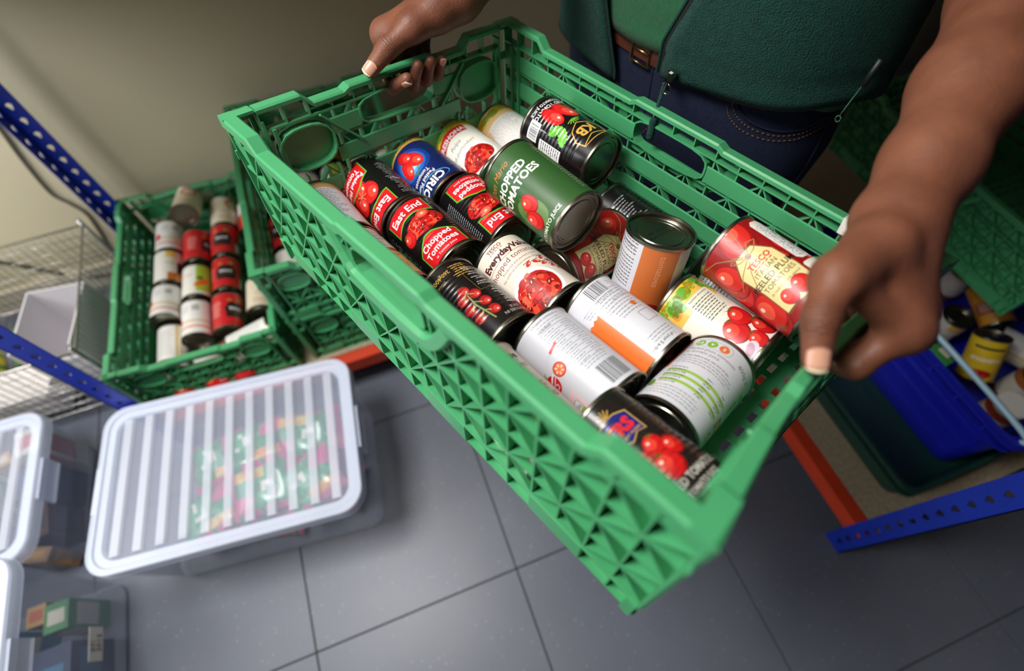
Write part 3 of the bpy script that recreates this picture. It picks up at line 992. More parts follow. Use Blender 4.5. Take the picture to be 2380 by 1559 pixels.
class Canvas:
    """label drawing in mm: u round the can (0 = centre of the view), v up the can (0..110)"""
    def __init__(s, bg, v0=4.2, v1=105.8):
        s.t = []            # (triangle, colour, layer)
        s.lay = 1
        s.bg, s.v0, s.v1 = bg, v0, v1
        s.rnd = random.Random(3)
    step = 1
    def up(s):
        s.lay += s.step
    def tri(s, t, c):
        s.t.append((t, c, s.lay))
    def poly(s, pts, c):
        for tr in tessellate_polygon([[Vector((p[0], p[1], 0)) for p in pts]]):
            s.tri(tuple(tuple(pts[i]) for i in tr), c)
    def rect(s, u0, u1, v0, v1, c):
        s.poly([(u0, v0), (u1, v0), (u1, v1), (u0, v1)], c)
    def ell(s, u, v, a, b, c, rot=0, n=18, jit=0.):
        r = math.radians(rot)
        pts = []
        for k in range(n):
            th = 2 * math.pi * k / n
            j = 1 + (s.rnd.uniform(-jit, jit) if jit else 0)
            x, y = a * math.cos(th) * j, b * math.sin(th) * j
            pts.append((u + x * math.cos(r) - y * math.sin(r), v + x * math.sin(r) + y * math.cos(r)))
        for k in range(1, n - 1):
            s.tri((pts[0], pts[k], pts[k + 1]), c)
    def line(s, pts, w, c):
        for p, q in zip(pts[:-1], pts[1:]):
            dx, dy = q[0] - p[0], q[1] - p[1]
            l = math.hypot(dx, dy) or 1
            nx, ny = -dy / l * w / 2, dx / l * w / 2
            s.tri(((p[0] - nx, p[1] - ny), (p[0] + nx, p[1] + ny), (q[0] + nx, q[1] + ny)), c)
            s.tri(((p[0] - nx, p[1] - ny), (q[0] + nx, q[1] + ny), (q[0] - nx, q[1] - ny)), c)
    def text(s, txt, u, v, size, c, align='c', rot=0, bold=0., shear=0., sx=1.):
        tr, bb = text_tris(txt, bold, shear)
        w = (bb[1] - bb[0])
        off = {'c': (bb[0] + bb[1]) / 2, 'l': bb[0], 'r': bb[1]}[align]
        r = math.radians(rot)
        cr, sr = math.cos(r), math.sin(r)
        k = size / .7                    # size = cap height in mm
        for t in tr:
            s.tri(tuple((u + (p[0] - off) * k * sx * cr - p[1] * k * sr, v + (p[0] - off) * k * sx * sr + p[1] * k * cr) for p in t), c)
    def lines(s, u0, u1, v, n, dv, c, h=.9, ragged=.25):
        """a block of small print, too small to read: words as short strokes"""
        for i in range(n):
            x = u0
            end = u1 - s.rnd.uniform(0, ragged) * (u1 - u0)
            while x < end:
                w = min(s.rnd.uniform(1.6, 5.5), end - x)
                if w > .4:
                    s.rect(x, x + w, v - i * dv, v - i * dv + h, c)
                x += w + .9
    def barcode(s, u0, u1, v0, v1, c=(.01, .01, .01, 1), bgc=None, vertical=True):
        if bgc:
            s.rect(u0 - 2, u1 + 2, v0 - 2, v1 + 1.5, bgc); s.up()
        x = u0 if vertical else v0
        e = u1 if vertical else v1
        while x < e:
            w = s.rnd.choice((.35, .35, .7, 1.0))
            if vertical: s.rect(x, min(x + w, e), v0, v1, c)
            else: s.rect(u0, u1, x, min(x + w, e), c)
            x += w + s.rnd.choice((.45, .6, .9))
    def tomato(s, u, v, a, b, rot=0, stem=True, cols=None):
        cA, cB, cC = cols or (srgb(150, 12, 16), srgb(204, 26, 28), srgb(232, 66, 52))
        s.ell(u, v, a, b, cA, rot, 22); s.up()
        s.ell(u - a * .06, v + b * .06, a * .92, b * .90, cB, rot, 22); s.up()
        s.ell(u - a * .22, v + b * .25, a * .55, b * .5, cC, rot, 16); s.up()
        s.ell(u - a * .34, v + b * .42, a * .17, b * .13, srgb(255, 220, 205), rot, 10); s.up()
        if stem:
            r = math.radians(rot)
            tx, ty = u - math.sin(r) * b * .86, v + math.cos(r) * b * .86
            for k in range(6):
                th = k * math.pi / 3 + .3
                q = (tx + math.cos(th) * a * .55, ty + math.sin(th) * a * .4)
                s.poly([(tx - .5, ty - .4), q, (tx + .5, ty + .4)], srgb(58, 104, 36))
            s.up()
    def chopped(s, u, v, a, b, n, shape=None):
        s.ell(u, v, a, b, srgb(176, 24, 20), 0, 26, .03); s.up()
        for i in range(n):
            th, q = s.rnd.uniform(0, 6.283), math.sqrt(s.rnd.random()) * .86
            x, y = u + math.cos(th) * a * q, v + math.sin(th) * b * q
            r = s.rnd.uniform(.09, .17) * min(a, b) * 1.25
            cc = s.rnd.choice((srgb(200, 28, 22), srgb(222, 56, 38), srgb(176, 18, 16), srgb(238, 104, 74), srgb(122, 8, 10), srgb(232, 78, 50)))
            s.ell(x, y, r * s.rnd.uniform(.8, 1.5), r, cc, s.rnd.uniform(0, 180), 8, .22)
            if i % 6 == 5: s.up()
            if i % 3 == 0:
                s.lay += 1
                s.ell(x - r * .2, y + r * .25, r * .55, r * .16, srgb(252, 206, 186), s.rnd.uniform(0, 180), 6, .2)
                s.lay -= 1
        s.lay += 2
    def leaf(s, u, v, l, w, rot, c):
        r = math.radians(rot)
        pts = []
        for k in range(13):
            t = k / 12
            ww = w * math.sin(math.pi * t) ** .7 * (1.15 if k % 2 else .8)
            pts.append((t * l, ww))
        for k in range(11, 0, -1):
            t = k / 12
            ww = w * math.sin(math.pi * t) ** .7 * (1.15 if k % 2 else .8)
            pts.append((t * l, -ww))
        s.poly([(u + x * math.cos(r) - y * math.sin(r), v + x * math.sin(r) + y * math.cos(r)) for x, y in pts], c)
    # ---- to mesh
    def mesh(s, name, material):
        R = CR_
        def P(u, v, lay):
            th = u / 1000 / R
            d = 2 * math.pi / NSEG
            k = math.floor(th / d + 1e-6)
            f = th / d - k
            rr = R + .00004 + lay * .000014
            a0, a1 = k * d, (k + 1) * d
            x = rr * (math.cos(a0) * (1 - f) + math.cos(a1) * f)
            y = rr * (math.sin(a0) * (1 - f) + math.sin(a1) * f)
            return (x, y, v / 1000 - CLN / 2)
        vs, fs, cs = [], [], []
        n0 = NSEG // 2
        for k in range(-n0, n0):                       # ground colour: bands or one tone
            bands = s.bg if isinstance(s.bg, list) else [(s.v0, s.v1, s.bg)]
            for a, b, c in bands:
                i = len(vs)
                for u, v in ((k * UW, a), ((k + 1) * UW, a), ((k + 1) * UW, b), (k * UW, b)):
                    vs.append(P(u, v, 0) if True else None)
                # keep the exact strip edge
                fs.append((i, i + 1, i + 2, i + 3)); cs.append(c)
        top, bot = s.v1, s.v0
        for t, c, lay in s.t:
            us = [p[0] for p in t]
            k0, k1 = math.floor(min(us) / UW + 1e-9), math.floor(max(us) / UW - 1e-9)
            for k in range(k0, k1 + 1):
                if k1 == k0 and min(p[1] for p in t) >= bot and max(p[1] for p in t) <= top:
                    pg = list(t)
                else:
                    pg = list(t)
                    for ax, lim, sg in ((0, k * UW, 1), (0, (k + 1) * UW, -1), (1, bot, 1), (1, top, -1)):
                        out = []
                        for i in range(len(pg)):
                            p, q = pg[i], pg[(i + 1) % len(pg)]
                            ip, iq = (p[ax] - lim) * sg >= -1e-9, (q[ax] - lim) * sg >= -1e-9
                            if ip: out.append(p)
                            if ip != iq:
                                f = (lim - p[ax]) / (q[ax] - p[ax])
                                out.append((p[0] + (q[0] - p[0]) * f, p[1] + (q[1] - p[1]) * f))
                        pg = out
                        if len(pg) < 3: break
                    if len(pg) < 3: continue
                i = len(vs)
                ar = sum(pg[j][0] * pg[(j + 1) % len(pg)][1] - pg[(j + 1) % len(pg)][0] * pg[j][1] for j in range(len(pg)))
                if abs(ar) < 1e-5: continue
                if ar < 0: pg = pg[::-1]
                # stay inside strip k
                for p in pg:
                    u = min(max(p[0], k * UW + 1e-5), (k + 1) * UW - 1e-5)
                    vs.append(P(u, p[1], lay))
                fs.append(tuple(range(i, i + len(pg)))); cs.append(c)
        me = bpy.data.meshes.new(name)
        me.from_pydata(vs, [], fs)
        me.materials.append(material)
        ca = me.color_attributes.new('Col', 'FLOAT_COLOR', 'CORNER')
        arr = []
        for c, f in zip(cs, fs): arr.extend(c * len(f))
        ca.data.foreach_set('color', arr)
        me.polygons.foreach_set('use_smooth', [True] * len(me.polygons))
        me.update()
        nr = [Vector((v[0], v[1], 0)).normalized() for v in vs]
        me.normals_split_custom_set_from_vertices([tuple(n) for n in nr])
        return me

RED, DRED, BLK, WHT, GRY, LGRY = srgb(206, 24, 32), srgb(150, 14, 20), srgb(17, 15, 15), srgb(236, 236, 236), srgb(90, 90, 94), srgb(150, 150, 156)
LGN, GLD, CRM, ORG, SILV = srgb(86, 176, 54), srgb(206, 164, 74), srgb(224, 215, 199), srgb(222, 112, 44), srgb(190, 186, 178)
OFW = srgb(212, 212, 219)

def L_eastend(kind):
    c = Canvas(BLK)
    # banner with the name
    c.poly([(-29, 76), (-8, 82), (8, 82), (31, 76), (31, 104), (-29, 104)], LGN); c.up()
    c.poly([(-27.5, 78), (-8, 84), (8, 84), (29.5, 78), (29.5, 104), (-27.5, 104)], RED); c.up()
    c.text('East End', 1, 88.5, 10.6, WHT, bold=.02, sx=.92)
    c.line([(-18, 86), (0, 87.5), (18, 86)], 1.0, srgb(120, 12, 16)); c.up()
    if kind == 'chopped':
        c.chopped(8, 62, 26, 15, 64)
        c.tomato(-19, 60, 9.5, 10.5, 20)
        c.ell(14, 74, 9, 6.5, srgb(212, 48, 40), 10); c.up(); c.ell(14, 74, 6.5, 4.4, srgb(232, 104, 84), 10); c.up(); c.ell(14, 74, 2.4, 1.6, srgb(240, 190, 150), 10)
    else:
        c.tomato(-10, 62, 17, 13.5, 70, False); c.tomato(14, 58, 19, 14.5, 110, False); c.tomato(-2, 44, 16, 12, 80, False)
        for k in range(7):
            a = k * .9
            c.line([(2, 55), (2 + 9 * math.cos(a), 55 + 9 * math.sin(a))], 1.1, srgb(210, 130, 90))
    c.up()
    c.poly([(-27, 5), (31, 5), (31, 32), (6, 44), (-6, 44), (-27, 32)], LGN); c.up()
    c.poly([(-25.4, 5), (29.4, 5), (29.4, 31), (5, 42), (-5, 42), (-25.4, 31)], RED); c.up()
    if kind == 'chopped':
        c.text('Chopped', 2, 27, 8.4, WHT, bold=.022, sx=.95)
        c.text('Tomatoes', 2, 16, 8.4, WHT, bold=.022, sx=.95)
        c.text('in Tomato Juice', 3, 9, 3.4, WHT)
    else:
        c.text('Peeled Plum', 2, 26.5, 6.6, WHT, bold=.022)
        c.text('Tomatoes', 2, 16.5, 7.4, WHT, bold=.022)
        c.text('in Tomato Juice', 3, 9, 3.2, WHT)
    c.lines(-72, -38, 96, 22, 3.6, LGRY, 1.2)
    c.rect(-62, -52, 30, 92, BLK); c.up()
    c.text('400g e', -50, 60, 3.6, WHT, rot=0)
    c.lines(38, 74, 92, 20, 3.8, LGRY, 1.2)
    return c
def L_eastback():
    c = Canvas(BLK)
    for k, cc in enumerate((srgb(40, 130, 70), WHT, srgb(200, 40, 44))):
        c.rect(-22 + 3.2 * k, -22 + 3.2 * (k + 1), 92, 97, cc)
    c.lines(-22, 22, 87, 10, 4.2, LGRY, 1.4)
    c.text('Net Weight', -12, 40, 3.2, WHT); c.text('400g e', -12, 31, 5.2, WHT)
    for k in range(3):
        x = -18 + k * 9
        c.line([(x, 18), (x + 5, 18), (x + 2.5, 24), (x, 18)], 1.0, WHT)
    c.barcode(-6, 22, 6, 15, BLK, WHT)
    c.poly([(-60, 5), (-34, 5), (-34, 36), (-60, 30)], LGN); c.up(); c.poly([(-60, 5), (-36, 5), (-36, 34), (-60, 28)], RED)
    return c
def L_cirio():
    N = srgb(22, 34, 92)
    c = Canvas(N)
    for k, cc in enumerate((srgb(26, 60, 140), srgb(40, 100, 180), srgb(86, 158, 216), srgb(150, 204, 236))):
        c.ell(2, 46, 30 - 6 * k, 26 - 5 * k, cc, 0, 26); c.up()
    c.tomato(-8, 44, 10, 15, 14, False, (srgb(176, 14, 16), srgb(220, 30, 30), srgb(240, 74, 60)))
    c.tomato(10, 47, 9.5, 15, -10, False, (srgb(176, 14, 16), srgb(220, 30, 30), srgb(240, 74, 60)))
    c.tomato(0, 30, 9, 13, 30, False, (srgb(150, 12, 16), srgb(196, 24, 28), srgb(230, 60, 50)))
    for p, q in (((-6, 57), (3, 66)), ((9, 61), (3, 66)), ((3, 66), (6, 72))):
        c.line([p, q], 1.3, srgb(80, 130, 50))
    c.up()
    c.rect(-114, 114, 5, 14, GLD); c.up()
    c.text('AUTENTICO ITALIANO', 0, 7.4, 3.8, srgb(110, 76, 30), bold=.01)
    c.text('Peeled Plum', 5, 79, 5.6, WHT, bold=.012); c.text('Tomatoes', 5, 70.5, 5.6, WHT, bold=.012)
    c.ell(2, 95, 31, 10.5, srgb(90, 170, 226), 0, 24); c.up(); c.ell(2, 95.6, 29.5, 9.8, srgb(16, 26, 80), 0, 24); c.up()
    c.text('CIRIO', 2, 89.5, 12, WHT, bold=.03)
    c.lines(-86, -44, 92, 18, 4, srgb(150, 160, 190), 1.1); c.lines(46, 84, 92, 18, 4, srgb(190, 196, 214), 1.1)
    return c
def L_freshtop(c):
    rnd = random.Random(5)
    for k in range(30):
        u = -112 + 7.6 * k
        c.ell(u, 101 - rnd.uniform(0, 5), rnd.uniform(7, 13), rnd.uniform(5, 9), rnd.choice((srgb(120, 190, 40), srgb(224, 190, 50), srgb(232, 168, 44), srgb(206, 200, 60), srgb(236, 206, 96))), 0, 10)
    c.up()
def L_polpa():
    c = Canvas(srgb(236, 232, 220))
    c.rect(-114, 114, 88, 106, srgb(228, 190, 62)); c.up()
    L_freshtop(c)
    c.poly([(-27, 75), (0, 79), (28, 76), (29, 91), (0, 94), (-28, 90)], RED); c.up()
    c.text('FRESHONA', 0, 80, 7.6, WHT, bold=.03)
    c.text('Polpa', -3, 63, 6.4, GRY, shear=.3); c.text('di pomodori', 1, 51, 6.0, GRY, shear=.3)
    c.up()
    c.ell(4, 24, 30, 22, srgb(250, 250, 250), 0, 28); c.up()
    c.chopped(4, 23, 26.5, 18.5, 60)
    c.lines(44, 88, 74, 12, 4, GRY, 1.1); c.lines(-90, -44, 74, 14, 4, GRY, 1.1)
    return c
def L_freshback():
    c = Canvas(srgb(234, 232, 228))
    c.rect(-114, 114, 82, 106, srgb(232, 196, 140)); c.up()
    L_freshtop(c)
    c.ell(-26, 78, 10, 16, srgb(236, 190, 130), 0, 14); c.up()
    c.lines(-26, 28, 78, 22, 3.1, srgb(160, 150, 146), 1.0)
    return c
def L_kb():
    c = Canvas(srgb(16, 14, 14))
    c.text('PEELED TOMATOES', 0, 15, 5.4, WHT, bold=.02); c.text('IN TOMATO JUICE', 0, 8, 4.2, WHT, bold=.015)
    c.tomato(-9, 36, 10.5, 18.5, 20, False, (srgb(176, 16, 18), srgb(222, 34, 34), srgb(240, 80, 66)))
    c.tomato(10, 34, 9.5, 17.5, 2, False, (srgb(176, 16, 18), srgb(222, 34, 34), srgb(240, 80, 66)))
    for k in range(7):
        a = math.radians(20 + k * 24)
        c.line([(-2, 55), (-2 + 10 * math.cos(a), 55 + 8 * math.sin(a))], 1.2, srgb(120, 190, 60))
    c.up()
    c.leaf(14, 56, 21, 6.5, -35, srgb(96, 180, 60)); c.leaf(14, 58, 24, 6.5, 28, srgb(112, 196, 70)); c.up()
    c.line([(14, 56), (31, 44)], .6, srgb(180, 226, 130)); c.line([(14, 58), (34, 69)], .6, srgb(180, 226, 130)); c.up()
    sh = [(-19, 98), (-22, 84), (-14, 70), (0, 63), (14, 70), (22, 84), (19, 98)]
    c.poly(sh, GLD); c.up()
    c.poly([(x * .92, 82 + (y - 82) * .93) for x, y in sh], srgb(14, 12, 12)); c.up()
    c.line([(-18, 96), (0, 90), (18, 96)], 1.2, GLD)
    c.text('KB', 0, 73, 13.5, GLD, bold=.035)
    c.barcode(27, 47, 14, 27, BLK, WHT); c.rect(40, 56, 34, 70, WHT); c.up(); c.lines(41, 55, 66, 9, 3.6, BLK, 1.2)
    c.text('Serving Suggestion', 31, 29, 2.0, WHT, rot=90)
    return c
def L_don():
    G = srgb(46, 86, 40)
    c = Canvas(G)
    c.text('Don Mario', -6, 90, 7.4, srgb(196, 120, 54), shear=.35)
    c.text('CHOPPED', 0, 75, 9.4, srgb(240, 238, 228), bold=.03)
    c.text('TOMATOES', 2, 62, 9.4, srgb(240, 238, 228), bold=.03)
    c.up()
    c.ell(-8, 34, 15, 22, srgb(96, 130, 70), 20, 20); c.up()
    c.tomato(-2, 42, 9.5, 12.5, 15, True); c.tomato(-13, 28, 9.5, 13.5, 10, True)
    c.line([(-22, 40), (-12, 46), (-4, 56)], 1.2, srgb(70, 120, 40)); c.up()
    c.text('IN TOMATO JUICE', -8, 8.5, 4.4, srgb(240, 238, 228), bold=.012)
    c.lines(52, 92, 90, 20, 4, srgb(150, 170, 130), 1.2); c.lines(-96, -58, 90, 20, 4, srgb(150, 170, 130), 1.2)
    return c
def L_vine():
    c = Canvas(srgb(17, 16, 18))
    c.text('Drained', 30, 22, 2.4, GLD); c.text('260g', 20, 13, 4.6, GLD, bold=.01)
    c.text('400g', 32, 13, 5.2, GLD, bold=.01)
    c.lines(-6, 14, 27, 6, 3.4, GLD, 1.1)
    c.line([(-26, 12), (6, 12), (6, 58), (-26, 58), (-26, 12)], .6, srgb(120, 96, 50))
    for k in range(4):
        c.lines(-24, 4, 22 + k * 9, 2, 3.2, SILV, 1.2)
    c.lines(-30, -4, 84, 8, 3.6, SILV, 1.2)
    c.text('TOMATOES IN', -8, 97, 3.6, SILV); c.text('JUICE', -8, 91.5, 3.6, SILV)
    c.line([(20, 48), (22, 70), (18, 96)], 1.6, srgb(150, 160, 90)); c.up()
    for u, v in ((12, 86), (29, 84), (12, 72), (30, 70), (14, 58), (28, 56), (21, 48)):
        c.tomato(u, v, 6.4, 6.6, 0, False, (srgb(110, 10, 14), srgb(176, 26, 30), srgb(206, 70, 60)))
    for v in (86, 72, 58):
        for sg in (-1, 1):
            c.line([(21, v - 6), (21 + sg * 6, v)], 1.1, srgb(160, 172, 100))
    return c
def L_everyday():
    c = Canvas(CRM)
    D = srgb(120, 22, 30)
    c.text('TESCO', 8, 98, 4.6, D, bold=.02)
    for k in range(5): c.rect(-2 + k * 4, .6 + k * 4, 95.6, 96.4, D)
    c.text('Everyday', 2, 85, 8.2, srgb(74, 14, 22), bold=.04); c.text('Value', 36, 85, 8.2, srgb(74, 14, 22), bold=.04)
    c.line([(-24, 82), (46, 82)], .5, D)
    c.text('chopped tomatoes', 13, 72.5, 7.2, D)
    c.text('Produced and packed in Italy.', 16, 66, 3.0, D); c.text('No artificial preservatives, flavours', 14, 60.5, 3.0, D)
    for u, v, r in ((18, 54, 30), (28, 52, -20), (38, 56, 40), (34, 46, 10), (44, 48, -30), (42, 40, 20), (48, 34, -10)):
        c.ell(u, v, 4.6, 2.5, srgb(206, 44, 44), r, 12); c.line([(u - 5, v + 3), (u + 5, v + 3.8)], .9, D)
        c.ell(u + 1.6, v + .2, 1.8, 1.2, CRM, r, 8)
    c.up()
    c.ell(2, 24, 31, 27, srgb(244, 244, 246), 0, 32); c.up()
    c.chopped(2, 23, 27, 23, 78)
    c.lines(60, 100, 92, 20, 4, srgb(170, 90, 90), 1.1); c.lines(-100, -50, 92, 20, 4, srgb(170, 90, 90), 1.1)
    return c
def tomato_field(c, seed, n=30):
    rnd = random.Random(seed)
    c.step = .2
    for i in range(n):
        u = -112 + (i * 37.7) % 224
        v = 10 + ((i * 23.3) % 90)
        a = rnd.uniform(11, 17)
        c.tomato(u, v, a, a * rnd.uniform(1.1, 1.5), rnd.uniform(0, 180), i % 4 == 0, rnd.choice(((srgb(130, 12, 14), srgb(186, 26, 26), srgb(216, 54, 44)), (srgb(150, 14, 14), srgb(206, 34, 28), srgb(234, 84, 62)))))
    c.step = 1
def L_tesco(front=True):
    c = Canvas(srgb(150, 16, 18))
    tomato_field(c, 8)
    c.lay += 1
    T = srgb(228, 208, 146)
    c.poly([(-21, 13), (-18, 11), (-8, 13), (4, 11), (17, 14), (21, 12), (23, 40), (21, 66), (10, 82), (-10, 82), (-22, 66), (-20, 40)], srgb(120, 70, 40)); c.up()
    c.poly([(-20, 14), (-8, 14.6), (4, 12.5), (20, 14), (21.8, 40), (20, 65), (9.4, 80.6), (-9.4, 80.6), (-20.6, 65), (-18.8, 40)], T); c.up()
    c.ell(0, 74.5, 3, 3, srgb(110, 20, 24)); c.up()
    S = srgb(160, 122, 70)
    for pts in ([(0, 74), (-9, 84), (-16, 82), (-9, 76), (0, 74)], [(0, 74), (9, 86), (17, 83), (9, 76), (0, 74)], [(0, 74), (-10, 62), (-17, 50)], [(0, 74), (-18, 66), (-30, 58)], [(0, 75), (6, 92), (9, 104)], [(-4, 76), (-22, 96), (-40, 104)]):
        c.line(pts, .9, S)
    c.up()
    c.text('TESCO', 3, 62, 5.6, RED, bold=.03)
    for k in range(5): c.poly([(-8 + k * 4.6, 59), (-4.6 + k * 4.6, 59.8), (-5.2 + k * 4.6, 60.8), (-8.4 + k * 4.6, 60)], RED)
    c.text('ITALIAN', 1, 53, 4.8, srgb(40, 30, 24)); c.text('PEELED PLUM', 1, 45, 5.8, srgb(26, 20, 18), bold=.012); c.text('TOMATOES', 1, 38, 4.8, srgb(40, 30, 24))
    c.text('in rich tomato sauce', 1, 32.5, 2.9, srgb(40, 30, 24), shear=.2); c.up()
    c.tomato(-7, 22, 7.4, 8.4, 20, False); c.tomato(8, 23, 9, 9.6, -10, False)
    # nutrition strip, five a day flash
    c.poly([(27, 44), (31, 40), (44, 40), (47, 44), (47, 96), (43, 100), (31, 100), (27, 96)], srgb(238, 232, 220)); c.up()
    for k in range(5):
        v = 88 - k * 10
        c.ell(36.5, v, 7.6, 4.8, srgb(90, 100, 130), 0, 14); c.lay += 1
        c.ell(36.5, v, 7.2, 4.4, srgb(232, 232, 236), 0, 14)
        if k: c.rect(39.2, 43, v - 3, v + 3, srgb(150, 190, 60))
        c.lay += 1
        c.text(('218', '0.4g', '<0.1g', '8.0g', '0.1g')[k], 35.6, v - 1, 2.6, BLK, rot=90); c.lay -= 2
    c.lay += 3
    c.poly([(-21, 6.5), (22, 6.5), (24, 9), (24, 0), (22, 19)] and [(26, 8), (46, 8), (48, 10), (48, 34), (46, 36), (26, 36), (24, 34), (24, 10)], srgb(232, 228, 216)); c.up()
    c.text('1 of 5', 36, 26, 4.4, srgb(60, 110, 40), bold=.02, rot=0, sx=.8); c.text('a day', 36, 20, 4.0, srgb(60, 110, 40)); c.text('= half of a can', 36, 16, 1.9, srgb(60, 110, 40))
    for k, cc in enumerate((srgb(230, 150, 40), srgb(120, 170, 50), srgb(90, 80, 150), srgb(220, 90, 40), srgb(240, 190, 60))):
        c.ell(36 + 2.6 * math.cos(k * 1.26), 12 + 2.2 * math.sin(k * 1.26), 2.4, 1.0, cc, k * 72, 8)
    return c
def L_orange():
    c = Canvas(OFW)
    c.barcode(-26, -2, 6, 22); c.text('<01125214>', -14, 24, 3.4, GRY)
    c.text('sainsburys.co.uk', -30, 34, 3.0, GRY); c.lines(-50, -30, 30, 7, 3.2, LGRY, 1.0)
    c.lines(2, 20, 30, 3, 3.2, LGRY, 1.0)
    pts = [(4, 36)] + [(4 + k * 2.2, 36 + (1.2 if k % 2 else 0)) for k in range(11)] + [(27, 106), (4, 106)]
    c.poly([(6, 34), (10, 36.5), (13, 34.5), (17, 37), (21, 35), (26, 38), (26, 106), (6, 106)], ORG); c.up()
    c.ell(31, 38, 6, 26, srgb(204, 40, 34), 6, 20); c.up()
    c.lines(-36, 2, 56, 10, 4.0, LGRY, 1.2)
    c.line([(-38, 62), (-22, 62), (-22, 76), (-38, 76), (-38, 62)], .5, GRY)
    c.ell(-30, 50, 3.6, 3.6, ORG)
    c.text('1 of your 5 a-day', -14, 99, 3.4, GRY, bold=.02); c.lines(-34, 2, 95, 3, 3.6, LGRY, 1.1)
    c.lines(34, 80, 92, 20, 4, LGRY, 1.1)
    return c
def L_stand():
    c = Canvas(OFW)
    c.rect(-46, -6, 4, 106, srgb(206, 110, 52)); c.up()
    c.text('1 of your 5 a-day', 20, 10, 3.6, GRY, bold=.02); c.lines(0, 40, 18, 4, 4, GRY, 1.2)
    c.line([(26, 24), (42, 24), (42, 40), (26, 40), (26, 24)], .6, GRY); c.ell(48, 32, 5, 5, ORG)
    c.lines(0, 40, 58, 9, 4.2, GRY, 1.2); c.lines(52, 90, 90, 20, 4, LGRY, 1.1)
    c.ell(-30, 86, 17, 14, srgb(170, 30, 28)); c.up(); c.ell(-30, 88, 13, 10, srgb(200, 50, 40))
    c.text('tomatoes', -26, 30, 7, srgb(228, 160, 120), rot=90)
    return c
def L_tomgraph():
    c = Canvas(srgb(208, 209, 217))
    c.text('Chopped tomatoes in', 20, 101, 2.8, GRY, bold=.01); c.lines(6, 38, 97, 2, 3.2, LGRY, 1.0)
    for k in range(9):
        c.line([(4, 90 - k * 5.6), (40, 90 - k * 5.6)], .45, GRY); c.lines(6, 22, 86.4 - k * 5.6, 1, 3, LGRY, 1.2); c.lines(28, 38, 86.4 - k * 5.6, 1, 3, LGRY, 1.2)
    c.line([(4, 90), (4, 45.2)], .45, GRY); c.line([(40, 90), (40, 45.2)], .45, GRY)
    c.text('Nutrition', 12, 91.4, 3.0, GRY, bold=.02)
    c.lines(4, 40, 40, 3, 3, LGRY, 1.0)
    c.barcode(14, 40, 8, 30)
    c.ell(-33, 76, 6.6, 6.6, srgb(92, 166, 50), 0, 18); c.up(); c.text('1of', -33, 77, 3.4, WHT, bold=.02); c.text('5 a day', -33, 72.6, 2.2, WHT, bold=.02); c.up()
    c.poly([(-16, 66), (-3, 70), (-3, 73), (-14, 70)], srgb(200, 204, 216)); c.poly([(-3, 70), (9, 73.4), (9, 76), (-3, 73)], srgb(206, 60, 54)); c.up()
    c.ell(-8, 55, 7.2, 7.2, srgb(204, 44, 40), 0, 18); c.up(); c.ell(-8, 55, 5.8, 5.8, srgb(232, 112, 92), 0, 18); c.up()
    for k in range(6):
        a = k * 1.05
        c.ell(-8 + 3.6 * math.cos(a), 55 + 3.6 * math.sin(a), 1.7, 1.0, srgb(246, 216, 150), math.degrees(a), 8)
    c.up()
    c.ell(-25, 52, 8.5, 9.5, RED, 0, 18); c.up()
    c.poly([(-34, 51), (-16, 57), (-16, 59), (-34, 53)], WHT); c.line([(-33, 48), (-17, 54)], .9, WHT); c.line([(-26, 46), (-22, 46), (-21, 49), (-24, 50)], .8, WHT)
    for k in range(4): c.line([(-27, 60), (-31 + k * 2.8, 66)], 1.2, srgb(120, 160, 50))
    c.up()
    c.poly([(-40, 8), (-14, 8), (-14, 34), (-40, 34)], srgb(230, 206, 210)); c.up()
    c.poly([(-32, 12), (-20, 12), (-20, 26), (-32, 26)], WHT); c.up(); c.poly([(-32, 12), (-20, 12), (-20, 17), (-32, 17)], srgb(150, 190, 60)); c.line([(-32, 12), (-20, 12), (-20, 26), (-32, 26), (-32, 12)], .5, GRY)
    c.text('0.20g', -26, 19, 3.2, BLK)
    c.text('Serving Suggestion', -6, 8, 2.2, GRY, rot=0)
    return c
